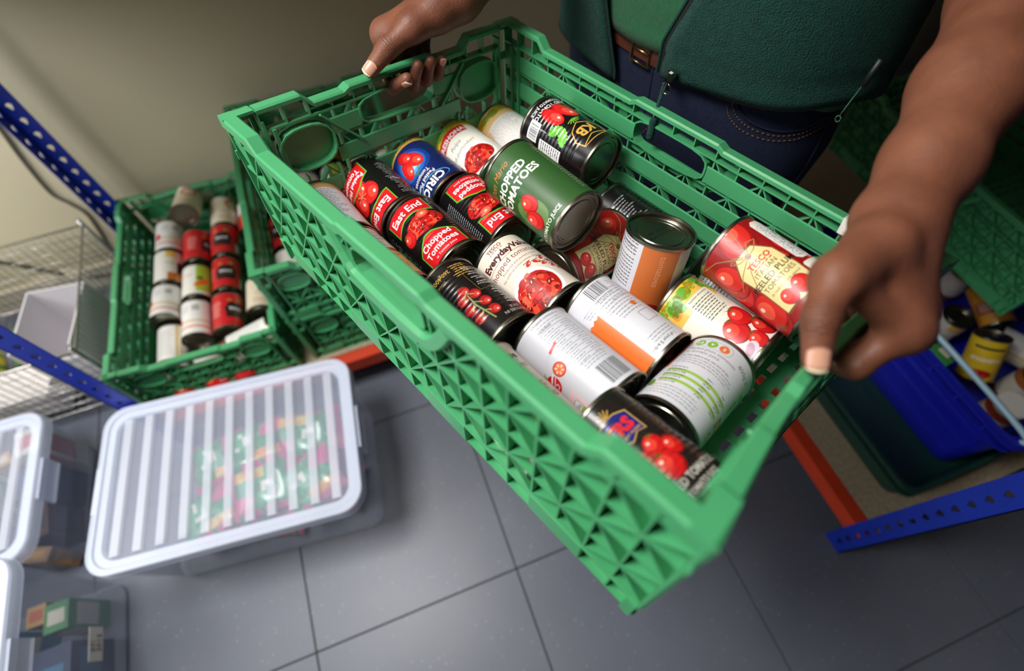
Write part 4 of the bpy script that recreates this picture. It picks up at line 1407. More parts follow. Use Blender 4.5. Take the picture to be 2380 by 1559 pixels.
def L_sains():
    c = Canvas(OFW)
    P = srgb(150, 190, 70)
    for k, (cc, t) in enumerate(((srgb(110, 170, 60), '1-5'), (srgb(120, 180, 60), 'V'), (ORG, '2'))):
        c.ell(-26 + k * 12, 96, 5, 5, cc, 0, 16); c.lay += 1; c.text(t, -26 + k * 12, 94.2, 3.6, WHT, bold=.03); c.lay -= 1
    c.line([(-33, 102), (4, 102), (6, 99), (6, 93), (4, 90), (-33, 90)], .5, LGRY)
    c.text('Peeled plum tomatoes', -32, 84, 3.8, GRY, 'l'); c.text('in tomato juice', -32, 78.5, 3.8, GRY, 'l')
    c.text('400g e', 27, 90, 5.4, GRY)
    c.text('For best before end, see end of can.', -33, 72, 2.4, GRY, 'l', bold=.02); c.lines(-33, 26, 68, 3, 3.6, LGRY, 1.2, .1)
    for k in range(3): c.rect(-34, 34, 46 - k * 8, 49.6 - k * 8, P)
    c.up()
    for k in range(7): c.lines(-33, -12, 52 - k * 4, 1, 3, GRY, 1.1); c.lines(4, 12, 52 - k * 4, 1, 3, GRY, 1.1); c.lines(24, 32, 52 - k * 4, 1, 3, GRY, 1.1)
    c.lines(-33, 20, 22, 4, 4, LGRY, 1.2)
    c.poly([(-60, 60), (-38, 54), (-38, 106), (-60, 106)], ORG); c.up()
    c.ell(-38, 26, 4, 7, srgb(90, 150, 50), 30, 12)
    c.rect(40, 54, 30, 44, srgb(216, 130, 64)); c.up(); c.text('Tip', 47, 34.5, 5, WHT, bold=.03)
    c.ell(46, 20, 5, 5, ORG); c.up(); c.ell(46, 20, 3.6, 3.6, OFW)
    c.rect(42, 52, 56, 72, srgb(120, 176, 80)); c.up(); c.ell(47, 67, 3, 3, OFW); c.ell(47, 60, 3, 3, OFW)
    c.ell(47, 82, 4, 4, srgb(110, 170, 60)); c.lines(54, 84, 90, 20, 4, LGRY, 1.1)
    return c
def L_trs():
    c = Canvas(srgb(34, 28, 26))
    B = srgb(30, 40, 120)
    sh = [(-17, 88), (-6, 92), (6, 92), (17, 88), (17, 66), (8, 68), (0, 64), (-8, 68), (-17, 66)]
    c.poly(sh, GLD); c.up(); c.poly([(x * .93, 78 + (y - 78) * .92) for x, y in sh], B); c.up()
    c.text('TRS', 0, 74, 10.5, srgb(226, 44, 44), bold=.05); c.text('ASIA FINEST FOODS', 0, 69.5, 2.2, GLD, bold=.02)
    for k in range(5):
        a = math.radians(40 + k * 25); c.line([(0, 91), (8 * math.cos(a), 91 + 9 * math.sin(a))], 1.0, GLD)
    c.up()
    c.poly([(-24, 34), (26, 40), (24, 48), (0, 44), (-20, 42)], srgb(226, 200, 150)); c.up()
    c.tomato(-10, 50, 10, 11, 20); c.tomato(8, 52, 9, 10, -15); c.tomato(-14, 36, 9.5, 9.5, 0); c.tomato(4, 35, 11.5, 12, 10); c.tomato(19, 44, 8, 9, 0, False)
    c.text('CHOPPED TOMATOES', 6, 17, 6.2, SILV, bold=.035, sx=.75); c.text('IN TOMATO JUICE', 8, 9, 4.4, SILV, bold=.025, sx=.75)
    c.lines(48, 90, 92, 20, 4, GRY, 1.1); c.lines(-90, -46, 92, 20, 4, GRY, 1.1)
    return c
def L_na():
    c = Canvas(srgb(236, 230, 216))
    c.rect(-114, 114, 76, 106, srgb(232, 190, 90)); c.up()
    L_freshtop(c)
    rnd = random.Random(9)
    for k in range(26):
        c.ell(rnd.uniform(-60, 60), rnd.uniform(80, 102), rnd.uniform(4, 9), rnd.uniform(4, 8), rnd.choice((srgb(96, 170, 50), srgb(130, 190, 60), srgb(230, 150, 50), srgb(236, 190, 90))), rnd.uniform(0, 180), 10)
    c.up()
    c.poly([(-72, 56), (-36, 58), (-34, 74), (-72, 74)], RED); c.up(); c.text('FRESHONA', -58, 61, 9.4, WHT, bold=.03, sx=.9); c.up()
    c.rect(0, 34, 56, 88, srgb(226, 228, 206)); c.up()
    c.text('Nutrition information', 17, 84, 2.2, GRY, bold=.02); c.lines(2, 32, 79, 8, 3.2, GRY, 1.1)
    c.rect(-40, 60, 4, 40, srgb(236, 226, 214)); c.up()
    c.tomato(8, 32, 13, 14, -20); c.tomato(26, 40, 13, 13, 20); c.tomato(34, 18, 13, 13, 10); c.tomato(14, 12, 9, 10, 0)
    c.ell(-12, 28, 9.5, 9.5, srgb(220, 216, 210), 0, 20); c.up(); c.ell(-12, 28, 6.6, 6.6, srgb(60, 140, 90), 0, 16); c.ell(-9.5, 28, 4.4, 6.4, srgb(214, 70, 60), 0, 14); c.up(); c.ell(-12, 28, 2.6, 6.2, WHT, 20, 12); c.up()
    c.ell(-2, 10, 12, 7, srgb(214, 206, 216), 10, 14); c.up(); c.ell(0, 11, 7, 4, srgb(196, 150, 170), 30, 12)
    return c
def L_plain(kind):
    if kind == 'white_l':
        c = Canvas(srgb(222, 222, 230)); c.rect(-114, 114, 92, 106, srgb(206, 160, 110)); c.up(); c.lines(-30, 30, 88, 17, 3.6, GRY, 1.2)
        c.text('25', 14, 18, 4, GRY); c.line([(4, 17), (10, 17), (7, 22), (4, 17)], .7, GRY)
    elif kind == 'cream_l':
        c = Canvas(srgb(214, 178, 112)); c.rect(-114, 114, 60, 106, srgb(214, 206, 204)); c.up(); c.rect(-114, 114, 54, 61, DRED); c.rect(-114, 114, 4, 9, DRED); c.up()
        c.lines(-30, 34, 98, 10, 3.6, srgb(120, 70, 70), 1.3); c.lines(-30, 34, 48, 10, 3.8, srgb(110, 70, 30), 1.3)
    elif kind == 'organic':
        c = Canvas(srgb(224, 226, 234)); c.rect(-114, 114, 96, 106, srgb(24, 84, 62)); c.up(); c.lines(-30, 30, 90, 9, 4.0, GRY, 1.3)
    elif kind == 'whiteorange':
        c = Canvas(srgb(228, 226, 222)); c.rect(-40, 60, 22, 27, ORG); c.rect(-40, 60, 40, 44, GLD); c.barcode(4, 22, 74, 92); c.lines(-24, 0, 92, 6, 4, LGRY, 1.4); c.ell(-34, 50, 9, 12, RED)
    elif kind == 'brownwhite':
        c = Canvas(srgb(228, 224, 216)); c.rect(-5, 60, 4, 30, srgb(196, 110, 40)); c.rect(18, 60, 30, 70, srgb(52, 42, 38)); c.up(); c.rect(-10, 16, 84, 106, srgb(230, 190, 90)); c.text('veg', 0, 60, 12, srgb(150, 180, 60), rot=0)
    elif kind == 'redbean':
        c = Canvas(srgb(192, 24, 30)); c.poly([(-22, 30), (22, 30), (26, 60), (14, 78), (-14, 78), (-26, 60)], BLK); c.up(); c.rect(-18, 18, 42, 52, srgb(60, 40, 40)); c.up()
        c.text('BEANS', 0, 54, 7.4, WHT, bold=.03); c.ell(-14, 84, 6, 4, srgb(190, 120, 50)); c.ell(12, 86, 7, 4, srgb(90, 150, 60)); c.rect(36, 52, 10, 40, srgb(220, 214, 206)); c.lines(-60, -34, 80, 12, 4, srgb(230, 180, 170), 1.3)
    elif kind == 'greenwhite':
        c = Canvas(srgb(232, 230, 220)); c.rect(0, 60, 14, 106, srgb(170, 200, 60)); c.up(); c.ell(14, 44, 22, 9, srgb(226, 110, 40), 35); c.ell(10, 60, 8, 5, srgb(40, 50, 40), 0); c.text('peas', -20, 70, 8, RED)
    elif kind == 'beige':
        c = Canvas(srgb(222, 210, 186)); c.ell(14, 80, 22, 20, srgb(226, 104, 50)); c.up(); c.ell(14, 80, 14, 12, srgb(236, 226, 206)); c.text('soup', -10, 46, 9, srgb(200, 110, 60)); c.lines(-26, 30, 30, 4, 4.6, srgb(190, 120, 80), 1.6)
    elif kind == 'yellow':
        c = Canvas(srgb(226, 190, 40)); c.rect(-30, 30, 84, 90, srgb(40, 60, 40)); c.up(); c.text('SPAGHETTI', 0, 54, 8, srgb(236, 232, 214), bold=.05); c.up(); c.ell(0, 22, 24, 11, srgb(190, 60, 30)); c.up(); c.chopped(0, 22, 20, 8, 20)
    elif kind == 'soup':
        c = Canvas([(4.2, 60, srgb(196, 24, 30)), (60, 105.8, srgb(228, 224, 216))]); c.ell(-14, 40, 18, 16, srgb(230, 110, 60)); c.up(); c.ell(-14, 40, 11, 9, srgb(240, 214, 170)); c.lines(14, 40, 54, 8, 4.6, srgb(240, 200, 196), 1.6)
    elif kind == 'whitegold':
        c = Canvas(srgb(230, 228, 222)); c.rect(10, 16, 4, 106, srgb(214, 180, 90)); c.rect(22, 26, 4, 106, srgb(214, 180, 90)); c.lines(-30, 6, 90, 18, 4.4, LGRY, 1.4)
    elif kind == 'dark':
        c = Canvas(srgb(40, 34, 30)); c.rect(-26, 26, 30, 70, srgb(196, 150, 60)); c.up(); c.ell(0, 50, 14, 12, srgb(110, 60, 30)); c.lines(-20, 20, 84, 3, 5, GLD, 1.6)
    elif kind == 'orangegold':
        c = Canvas(srgb(206, 140, 40)); c.rect(-30, 30, 30, 60, srgb(150, 60, 24)); c.up(); c.lines(-24, 24, 54, 4, 6, CRM, 2)
    return c

# ------------------------------------------------------------------ the tin itself
def can_end_mesh():
    r = CR_
    prof = [(r - .0004, -.0045), (r + .0011, -.0036), (r + .0014, -.0018), (r + .0010, -.0002), (r + .0002, 0), (r - .0010, -.0002), (r - .0014, -.0016), (r - .0016, -.0045), (r - .0034, -.0050),
            (r - .0040, -.0034), (r - .0066, -.0034), (r - .0074, -.0046), (r - .0100, -.0046), (r - .0108, -.0036), (r - .0124, -.0036), (r - .0132, -.0044), (.0005, -.0042), (.00001, -.0042)]
    return MB().lathe(prof, 56)
END = can_end_mesh().build('can_end_src', MT['steel'], angle=math.radians(45)).data
bpy.data.objects.remove(bpy.data.objects['can_end_src'])
BODY = MB().lathe([(CR_ - .0006, -CLN / 2 + .004), (CR_ - .0006, CLN / 2 - .004)], NSEG).mesh('body', MT['steel'], True)
def make_can(label, mesh, center, axis, roll, cat='tin can', group=None, ref=None, name='tin_can'):
    """axis points to the top of the label; roll (deg) turns the label round the axis, 0 = label centre towards ref (up)"""
    z = Vector(axis).normalized()
    ref = Vector(tuple(ref)) if ref is not None else Vector((0, 0, 1))
    x = (ref - z * ref.dot(z)).normalized()
    x = Matrix.Rotation(math.radians(roll), 3, z) @ x
    y = z.cross(x)
    root = thing(name, label, cat, (0, 0, 0), group)
    M = Matrix.Identity(4)
    for i in range(3):
        M[i][0], M[i][1], M[i][2], M[i][3] = x[i], y[i], z[i], center[i]
    root.matrix_world = M
    link('body', BODY, root)
    link('label', mesh, root)
    a = link('can_end', END, root); a.location = (0, 0, CLN / 2)
    b = link('can_end', END, root); b.location = (0, 0, -CLN / 2); b.rotation_euler = (math.pi, 0, 0)
    return root

# ================================================================== the crate in the hands (flexed a little by its load)
RW = np.array([[0.358964387497754, 0.9198379176817206, 0.15824908752760142], [-0.9288072504139816, 0.3353347941512808, 0.1576948553692778], [0.09198728220130042, -0.2035897370362121, 0.9747253761376811]])
TWD = np.array([-0.1254299045767398, 0.5506737657551626, 1.0612665695405366])
TWIST = -0.26205666774447317
def held(p):
    """crate frame with z measured down from the rim -> world"""
    q = np.array(p, float)
    q[2] += TWIST * (q[0] - .3) * (q[1] - .2)
    return RW @ q + TWD
K = {(0, 0, 1): (-.1348, .5486, 1.0450), (0, 1, 1): (.2452, .6843, .9936), (1, 1, 1): (.4531, .1247, 1.0191), (1, 0, 1): (.0914, -.0034, 1.1320),
     (0, 0, 0): held((.012, .012, -.19)), (0, 1, 0): held((.012, .412, -.19)), (1, 1, 0): held((.588, .412, -.19)), (1, 0, 0): held((.588, .012, -.19)) + np.array((.003, -.0035, -.0014))}
K = {k: np.array(v) for k, v in K.items()}
def held_warp(p):
    x, y, z = p[0] / CL, p[1] / CW, p[2] / CH
    # the wall under the far hand is pulled inwards at its handle
    inward = .022 * math.sin(math.pi * min(max(y, 0), 1)) * max(0, z) ** 1.3 * max(0, x) ** 12
    x -= inward / CL
    r = np.zeros(3)
    for (i, j, k), v in K.items():
        r += v * (x if i else 1 - x) * (y if j else 1 - y) * (z if k else 1 - z)
    return tuple(r)
held_crate = make_crate('folding_crate', 'green slatted folding crate of tinned tomatoes held in both hands', 'crate', None, held_warp)
# paper sticker and tape scraps on the far rim
st = MB()
P_ = [held_warp((.505, .4004, .1795)), held_warp((.555, .4004, .1795)), held_warp((.555, .383, .1800)), held_warp((.505, .383, .1800))]
P2_ = [held_warp((.507, .3826, .163)), held_warp((.555, .3826, .165))]
st.add(P_ + P2_, [(0, 1, 2, 3), (3, 2, 5, 4)])
so = st.build('sticker', MT['paper'], held_crate); so['label'] = 'torn paper sticker with a pen mark'
mk = MB(); mk.tube([held_warp((.520 + .008 * math.cos(a), .3915 + .005 * math.sin(a), .1808)) for a in np.linspace(.6, 5.2, 12)], .0006, 5)
mk.build('pen_mark', MT['belt'], so)
sc = MB(); sc.add([held_warp((.118, .3838, .112)), held_warp((.128, .3838, .108)), held_warp((.126, .3838, .118)), held_warp((.119, .3838, .119))], [(0, 1, 2, 3)])
so2 = sc.build('tape_scrap', MT['paper'], held_crate)

# ------------------------------------------------------------------ the tins inside it
def dvec(az, el):
    az, el = math.radians(az), math.radians(el)
    return np.array([math.cos(az) * math.cos(el), math.sin(az) * math.cos(el), math.sin(el)])
REF = RW @ np.array([.1, -.85, 1.0])
PR, RB = MT['print'], MT['ribprint']
eec = L_eastend('chopped').mesh('label', RB)
evd = L_everyday().mesh('label', PR)
CANS = [  # pose in the crate (x, y, z below rim, azimuth, elevation), label end (+1 near / -1 far), roll, drawing, description
    ((.0681, .1372, -.1378, -2.5, -.6), 1, 18, L_eastend('peeled').mesh('label', RB), 'black and red tin with whole plum tomatoes, beside the navy tin'),
    ((.0670, .2108, -.1376, -1.8, 0), 1, 4, L_cirio().mesh('label', RB), 'navy blue tin with a gold band and three red plum tomatoes'),
    ((.0685, .2846, -.1375, -1.5, 0), -1, -3, L_polpa().mesh('label', PR), 'white tin with a red name banner under a yellow and green top'),
    ((.0750, .3582, -.1376, -.6, 0), -1, 0, L_freshback().mesh('label', PR), 'white tin with orange and green top, beside the black tin with gold shield'),
    ((.1887, .3420, -.0765, 1.1, -2.0), 1, -26, L_kb().mesh('label', RB), 'black tin with two plum tomatoes, green leaves and a gold shield'),
    ((.2607, .2230, -.0640, -.4, -4.4), -1, -28, L_don().mesh('label', PR), 'plain green tin lying on top of the other tins'),
    ((.1791, .1372, -.1390, -1.8, 0), -1, 8, eec, 'black and red chopped tomato tin, right way up beside its upturned twin'),
    ((.1795, .2140, -.1405, -4.8, 0), 1, -36, eec, 'black and red tin turned upside down beside its upright twin, under the green tin'),
    ((.0704, .0608, -.1395, -6.3, .8), -1, 30, L_plain('white_l').mesh('label', PR), 'white tin of small print tucked into the held crate corner'),
    ((.1855, .0545, -.1403, .4, -.5), -1, 30, L_plain('cream_l').mesh('label', PR), 'cream and gold tin with dark red bands against the crate side'),
    ((.3014, .1010, -.1375, -.1, .3), 1, -52, L_vine().mesh('label', RB), 'black tin with a vine of cherry tomatoes and gold weights'),
    ((.3024, .1750, -.1390, -.2, 1.0), -1, 0, evd, 'cream tin showing a white plate of chopped tomatoes and maroon lettering'),
    ((.3013, .2665, -.1412, 91, 0), 1, 50, L_tesco().mesh('label', PR), 'red tomato-patterned tin lying crosswise under the green tin'),
    ((.3090, .3585, -.1416, 0, 0), -1, 0, L_eastback().mesh('label', RB), 'black tin showing white small print and a tiny tricolour flag'),
    ((.4590, .3590, -.1370, .3, -.6), -1, -25, L_plain('organic').mesh('label', PR), 'white tin with dark green top, half hidden under the red tin with paper tag'),
    ((.4150, .2040, -.1380, .8, 0), 1, -4, L_orange().mesh('label', PR), 'white tin with a barcode and a slanting orange stripe'),
    ((.4730, .2850, -.1375, 1.3, .8), -1, 0, L_na().mesh('label', PR), 'green and orange topped tin with tomatoes, under the red tin with paper tag'),
    ((.4880, .3180, -.0675, -5.5, 1.0), -1, -8, L_tesco().mesh('label', PR), 'glossy red tin with a cream paper tag design, lying on top beside the gripping hand'),
    ((.4170, .1310, -.1405, -.3, 0), -1, 0, L_tomgraph().mesh('label', PR), 'white tin with nutrition table, green disc and cartoon tomato'),
    ((.5080, .1900, -.1395, -85.8, -1.0), -1, 0, L_sains().mesh('label', PR), 'white tin with three pale green stripes, lying crosswise'),
    ((.5280, .0900, -.1240, .6, 3.2), -1, 20, L_trs().mesh('label', RB), 'dark brown tin with a blue shield logo in the crate corner'),
    ((.3800, .2790, -.1195, -60, -84), 1, 10, L_stand().mesh('label', PR), 'white and orange tin standing upside down among the lying tins'),
    ((.4166, .0552, -.1410, -1.5, 0), -1, 0, evd, 'cream tin against the crate side, mostly hidden beside the nutrition table tin'),
]
for (x, y, z, az, el), end, roll, me, lab in CANS:
    c = held((x, y, z))
    a = dvec(az, el) * .01
    ax = held((x + a[0], y + a[1], z + a[2])) - c
    make_can(lab, me, c, ax * end, roll, group='tins in the held crate', ref=REF)
# stamped best-before text on the upturned can
def stamp(center, xdir, ydir, txt, size, parent_root):
    m = MB()
    tr, bb = text_tris(txt)
    cx_ = (bb[0] + bb[1]) / 2
    for t in tr:
        m.add([Vector(center) + Vector(xdir) * ((p[0] - cx_) * size) + Vector(ydir) * (p[1] * size) for p in t], [(0, 1, 2)])
    return m
standing = [o for o in bpy.data.objects if o.get('label', '').startswith('white and orange tin standing')][0]
bpy.context.view_layer.update()
for k, txt in enumerate(('BBE 09/2017', 'BCM1 P016 LS244')):
    m = stamp((0, .002 - .007 * k, -CLN / 2 + .00415), (-1, 0, 0), (0, 1, 0), txt, .0056, standing)
    so = m.build('stamped_date', MT['zip'], standing)

# ================================================================== the other green crates
plain = make_crate('folding_crate', 'green folding crate of mixed tins on the rack shelf, next to the crate stack', 'crate', 'green folding crates')
crates = [plain]
def place(o, loc, rz, label=None):
    o.location = loc
    o.rotation_euler = (0, 0, rz)
    if label: o['label'] = label
    return o
SHZ = .1512
place(plain, (-.345, .790, SHZ), math.radians(87.5))
c3 = place(copy_tree(plain), (.082, .800, SHZ), math.radians(90), 'green folding crate at the bottom of the stack on the rack shelf')
c2 = place(copy_tree(plain), (.082, .800, SHZ + CH + .0005), math.radians(90), 'green folding crate on top of the stack on the rack shelf, holding tins')
c4 = place(copy_tree(plain), (1.60, .185, .3785), math.radians(90), 'green folding crate resting on the blue crate behind the person')
tagp = MB().box((1.1985, .47, .46), (1.1992, .53, .51)).build('paper_tag', MT['paper'])
tagp.parent = c4
tagp.matrix_parent_inverse = (Matrix.Translation(c4.location) @ Matrix.Rotation(math.radians(90), 4, 'Z')).inverted()
tagp['label'] = 'small white paper tag on the crate side'

# tins in the low crate and the stacked crate
LM = {k: L_plain(k).mesh('label', PR) for k in ('whiteorange', 'brownwhite', 'redbean', 'greenwhite', 'beige', 'yellow', 'soup', 'whitegold', 'dark', 'orangegold')}
AX = Vector((.044, 1, .0)).normalized()
lowz = SHZ + .013 + CR_ + .001
def lowcan(x, y, layer, kind, lab, tilt=0., cross=False, roll=0., flip=1, grp='tins in the low green crate'):
    ax = Vector((1, .15, .1)) if cross else Vector((.044, 1, tilt))
    make_can(lab, LM[kind], (x, y, lowz + layer * .0655), ax * flip, roll, group=grp, ref=(.35, -.6, 1))
lowcan(-.615, 1.262, 1, 'whiteorange', 'white tin with orange bands in the low crate, beside the lifted cream tin', flip=1, roll=10)
lowcan(-.535, 1.330, 1.75, 'beige', 'cream tin with dark red end lifted above the others in the low crate', -.28, roll=-20)
lowcan(-.458, 1.300, 1, 'beige', 'cream and orange tin at the back of the low crate beside the lifted tin', roll=20)
lowcan(-.382, 1.255, 1, 'soup', 'red and white tin in the back corner of the low crate by the crate stack', roll=0)
lowcan(-.622, 1.148, 1, 'brownwhite', 'white tin with brown and orange panels in the low crate', roll=10)
lowcan(-.542, 1.196, 1, 'redbean', 'plain red tin with a black badge turned aside in the low crate', roll=60)
lowcan(-.466, 1.186, 1, 'redbean', 'red bean tin with black badge behind the copper-ended tin in the low crate', roll=-10)
lowcan(-.633, 1.030, 1, 'whiteorange', 'white tin with orange bands and a tomato in the middle of the low crate', -.10, roll=-10)
lowcan(-.551, 1.066, 1, 'greenwhite', 'white and lime green tin in the low crate', -.05, roll=0)
lowcan(-.472, 1.062, 1, 'redbean', 'red bean tin with copper-coloured end in the low crate', -.04, roll=0)
lowcan(-.392, .960, 1.0, 'beige', 'beige tin with an orange swirl at the edge of the low crate', -.10, roll=10)
lowcan(-.559, .946, 1, 'whiteorange', 'white tin with two orange bands near the front of the low crate', roll=-20)
lowcan(-.481, .938, 1, 'redbean', 'red tin with pink print near the front of the low crate', roll=35)
lowcan(-.425, .842, 1.05, 'whitegold', 'white tin with gold stripes lying crosswise at the crate front', 0, True, 0)
lowcan(-.638, .915, .55, 'whitegold', 'white tin behind the soup tin in the front corner of the low crate', roll=0)
lowcan(-.645, .850, 0, 'soup', 'red and cream soup tin standing in the front corner of the low crate', 1.6, roll=10)
lowcan(-.560, .846, 0, 'soup', 'small red and white soup tin at the low crate front beside the corner tin', 1.2, roll=-20)
lowcan(-.490, .852, 0, 'redbean', 'red tin just behind the front handle hole of the low crate', 1.0, roll=-20)
k = 0
for x in (-.265, -.185, -.105, -.025, .045):
    for y in (.90, 1.02, 1.15, 1.28):
        if x > -.03 and y > 1.2: continue
        kind = ('soup', 'redbean', 'whiteorange', 'beige', 'greenwhite', 'brownwhite')[k % 6]; k += 1
        make_can({'soup': 'red and white soup tin', 'redbean': 'red bean tin', 'whiteorange': 'white tin with orange bands', 'beige': 'beige tin', 'greenwhite': 'white and lime tin', 'brownwhite': 'white tin with brown panel'}[kind] + ' lying in the upper crate of the rack shelf stack', LM[kind], (x, y, SHZ + CH + .0005 + .013 + CR_ + .001), (.02, 1, 0), random.uniform(-30, 30), group='tins in the upper stacked crate', ref=(.3, -.5, 1))

# ================================================================== right rack: tray, bale-arm crate, jars
def tub(name, label, x0, x1, y0, y1, z0, h, mat_, taper=.018, rimw=.012, cat='crate'):
    root = thing(name, label, cat, ((x0 + x1) / 2, (y0 + y1) / 2, z0))
    w, d = x1 - x0, y1 - y0
    m = MB()
    secs = []
    for z, k in ((0, -2 * taper), (.006, -2 * taper + .004), (h * .5, -taper), (h - .012, -.004), (h - .011, rimw), (h, rimw)):
        secs.append([(x, y, z) for x, y in rrect(w + k, d + k, .03)])
    for z, k in ((h, -.006), (h - .012, -.012), (h * .5, -taper - .008), (.009, -2 * taper - .006)):
        secs.append([(x, y, z) for x, y in rrect(w + k, d + k, .028)])
    m.sweep(secs)
    m.build('tub', MT[mat_], root, angle=math.radians(40))
    return root
tray = tub('stacking_tray', 'shallow dark green plastic tray under the blue crate', .868, 1.47, -.062, .60, .1332, .085, 'darkcrate', .008)
m = MB()
w, d, h = 1.47 - .868, .662, .085
m.sweep([[(x, y, h - .03 + z) for x, y in rrect(w + k, d + k, .03)] for z, k in ((0, .002), (.001, .016), (.006, .016), (.007, .002), (0, .002))], cap=False)
m.build('rim_band', MT['darkcrate'], tray, angle=math.radians(40))
bx0, bx1, by0, by1, bz0, bh = 1.018, 1.440, -.052, .56, .1425, .215
blue = thing('bale_arm_crate', 'blue plastic bale-arm crate of jars and tins on the right rack', 'crate', ((bx0 + bx1) / 2, (by0 + by1) / 2, bz0))
w, d = bx1 - bx0, by1 - by0
m = MB()
secs = []
for z, k in ((0, -.03), (.006, -.026), (bh * .4, -.016), (bh - .03, -.006)):
    secs.append([(x, y, z) for x, y in rrect(w + k, d + k, .03)])
for z, k in ((bh - .03, -.012), (bh * .4, -.022), (.008, -.034)):
    secs.append([(x, y, z) for x, y in rrect(w + k, d + k, .028)])
m.sweep(secs)
m.build('tub', MT['bluecrate'], blue, angle=math.radians(40))
for i, (z, k) in enumerate(((bh - .034, .022), (bh - .008, .030))):     # two ledges round the mouth
    r = MB()
    r.sweep([[(x, y, z + q) for x, y in rrect(w + kk, d + kk, .03)] for q, kk in ((0, -.008), (0, k), (.006, k), (.006, -.012), (0, -.012), (0, -.008))], cap=False)
    r.build('ledge', MT['bluecrate'], blue, angle=math.radians(40))
for k in range(8):
    yy = -d / 2 + .05 + k * (d - .1) / 7
    MB().box((-w / 2 - .008, yy - .003, bh - .034), (-w / 2 + .002, yy + .003, bh)).build('gusset', MT['bluecrate'], blue)
for k, zz in enumerate((.045, .10, .145)):
    MB().box((-w / 2 + .0 - .004 + (.014 if k == 0 else .010 if k == 1 else .006) - .004, -d / 2 + .03, zz), (-w / 2 + (.018 if k == 0 else .013 if k == 1 else .009), d / 2 - .03, zz + .006)).build('side_rib', MT['bluecrate'], blue)
for sx in (-1, 1):
    q = MB().tube(bez([(sx * (w / 2 - .02), -d / 2 + .0, bh - .01), (sx * (w / 2 - .025), -d / 2 + .02, bh + .012), (sx * (w / 2 - .03), 0, bh + .014), (sx * (w / 2 - .025), d / 2 - .02, bh + .012), (sx * (w / 2 - .02), d / 2, bh - .01)]), .0062, 10)
    q.build('bale_arm', MT['paleblue'], blue, smooth=True)
# jars and tins inside the blue crate
JG = mat('dark_jar_lid', srgb(30, 30, 32), .35)
def jar(label, loc, colr, lidm, h=.12, r=.036):
    root = thing('food_jar', label, 'jar', loc, 'jars and tins in the blue crate')
    MB().lathe([(.001, 0), (r * .92, 0), (r, .006), (r, h * .78), (r * .82, h * .86), (r * .82, h * .9)], 28, colr).build('jar_body', MT['print'], root, smooth=True)
    MB().lathe([(r * .9, h * .84), (r * .92, h * .85), (r * .92, h * .985), (r * .88, h), (.001, h)], 28).build('lid', lidm, root, angle=math.radians(40))
    b = MB().lathe([(r + .0004, h * .2), (r + .0004, h * .68)], 28, CRM)
    b.build('label', MT['print'], root, smooth=True)
    return root
bzf = bz0 + .009
grp = 'jars and tins in the blue crate'
def bcan(lab, x, y, z, ax, kind, roll=0):
    make_can(lab, LM[kind], (x, y, z), ax, roll, group=grp, ref=(-1, -.2, .8))
bcan('yellow spaghetti tin leaning in the blue crate', 1.205, .135, .275, (.25, .55, .9), 'yellow', 10)
bcan('white tin lying across the blue crate behind the spaghetti tin', 1.335, .125, .235, (.5, -1, .0), 'whitegold', 0)
bcan('dark tin with gold panel beside the pale blue bar', 1.115, .20, bzf + CLN / 2 + .001, (0, 0, 1), 'dark', 0)
bcan('orange and gold tin in the far corner of the blue crate', 1.345, .24, .26, (.3, 1, .2), 'orangegold', 0)
bcan('upright brown and white tin in the blue crate, close to the wall side', 1.25, .245, bzf + CLN / 2 + .001, (0, 0, 1), 'brownwhite', 30)
bcan('yellow-labelled tin lying by the front corner of the blue crate', 1.13, .07, bzf + CR_ + .001, (.2, 1, 0), 'yellow', 0)
jar('glass jar with black lid in the blue crate, beside the spaghetti tin', (1.30, .045, bzf), srgb(150, 90, 40), JG)
jar('jar with white lid near the pale blue bar of the blue crate', (1.185, .015, bzf), srgb(150, 60, 40), MT['paper'], .115)
jar('jar with black lid at the back of the blue crate', (1.385, .35, bzf), srgb(120, 70, 30), JG, .14)
carton('carton', 'green and white carton wedged inside the blue crate rim', 'carton', (1.07, .165, bzf), (.03, .05, .185), 5, GRN, CR, grp)

# ================================================================== wire basket and what stands in it, left of the rack
wb = thing('wire_basket', 'chrome wire basket on the floor beside the rack, against the wall', 'basket', (-1.07, 1.17, 0))
wx0, wx1, wy0, wy1, wz0, wz1 = -1.30, -.835, .95, 1.395, .055, .30
m = MB()
for z, r in ((wz0, .003), (wz1, .0042), ((wz0 + wz1) / 2, .0025)):
    m.tube([(wx0, wy0, z), (wx1, wy0, z), (wx1, wy1, z), (wx0, wy1, z)], r, 6, True)
for x in (wx0, wx1):
    for y in (wy0, wy1):
        m.tube([(x, y, 0), (x, y, wz1 + .02)], .006, 8)
o = m.build('frame', MT['chrome'], wb, smooth=True); to_parent(wb, o)
def wires(name, pts):
    m = MB()
    for p, q in pts:
        m.tube([p, q], .0014, 5)
    o = m.build(name, MT['chrome'], wb, smooth=True); o['kind'] = 'stuff'; to_parent(wb, o)
n = 22
wires('wire_bottom', [((wx0 + (wx1 - wx0) * k / n, wy0, wz0), (wx0 + (wx1 - wx0) * k / n, wy1, wz0)) for k in range(n + 1)] + [((wx0, wy0 + (wy1 - wy0) * k / 8, wz0 - .002), (wx1, wy0 + (wy1 - wy0) * k / 8, wz0 - .002)) for k in range(1, 8)])
for nm, y in (('wire_back', wy1), ('wire_front', wy0)):
    wires(nm, [((wx0 + (wx1 - wx0) * k / n, y, wz0), (wx0 + (wx1 - wx0) * k / n, y, wz1)) for k in range(n + 1)] + [((wx0, y, wz0 + (wz1 - wz0) * k / 7), (wx1, y, wz0 + (wz1 - wz0) * k / 7)) for k in range(1, 7)])
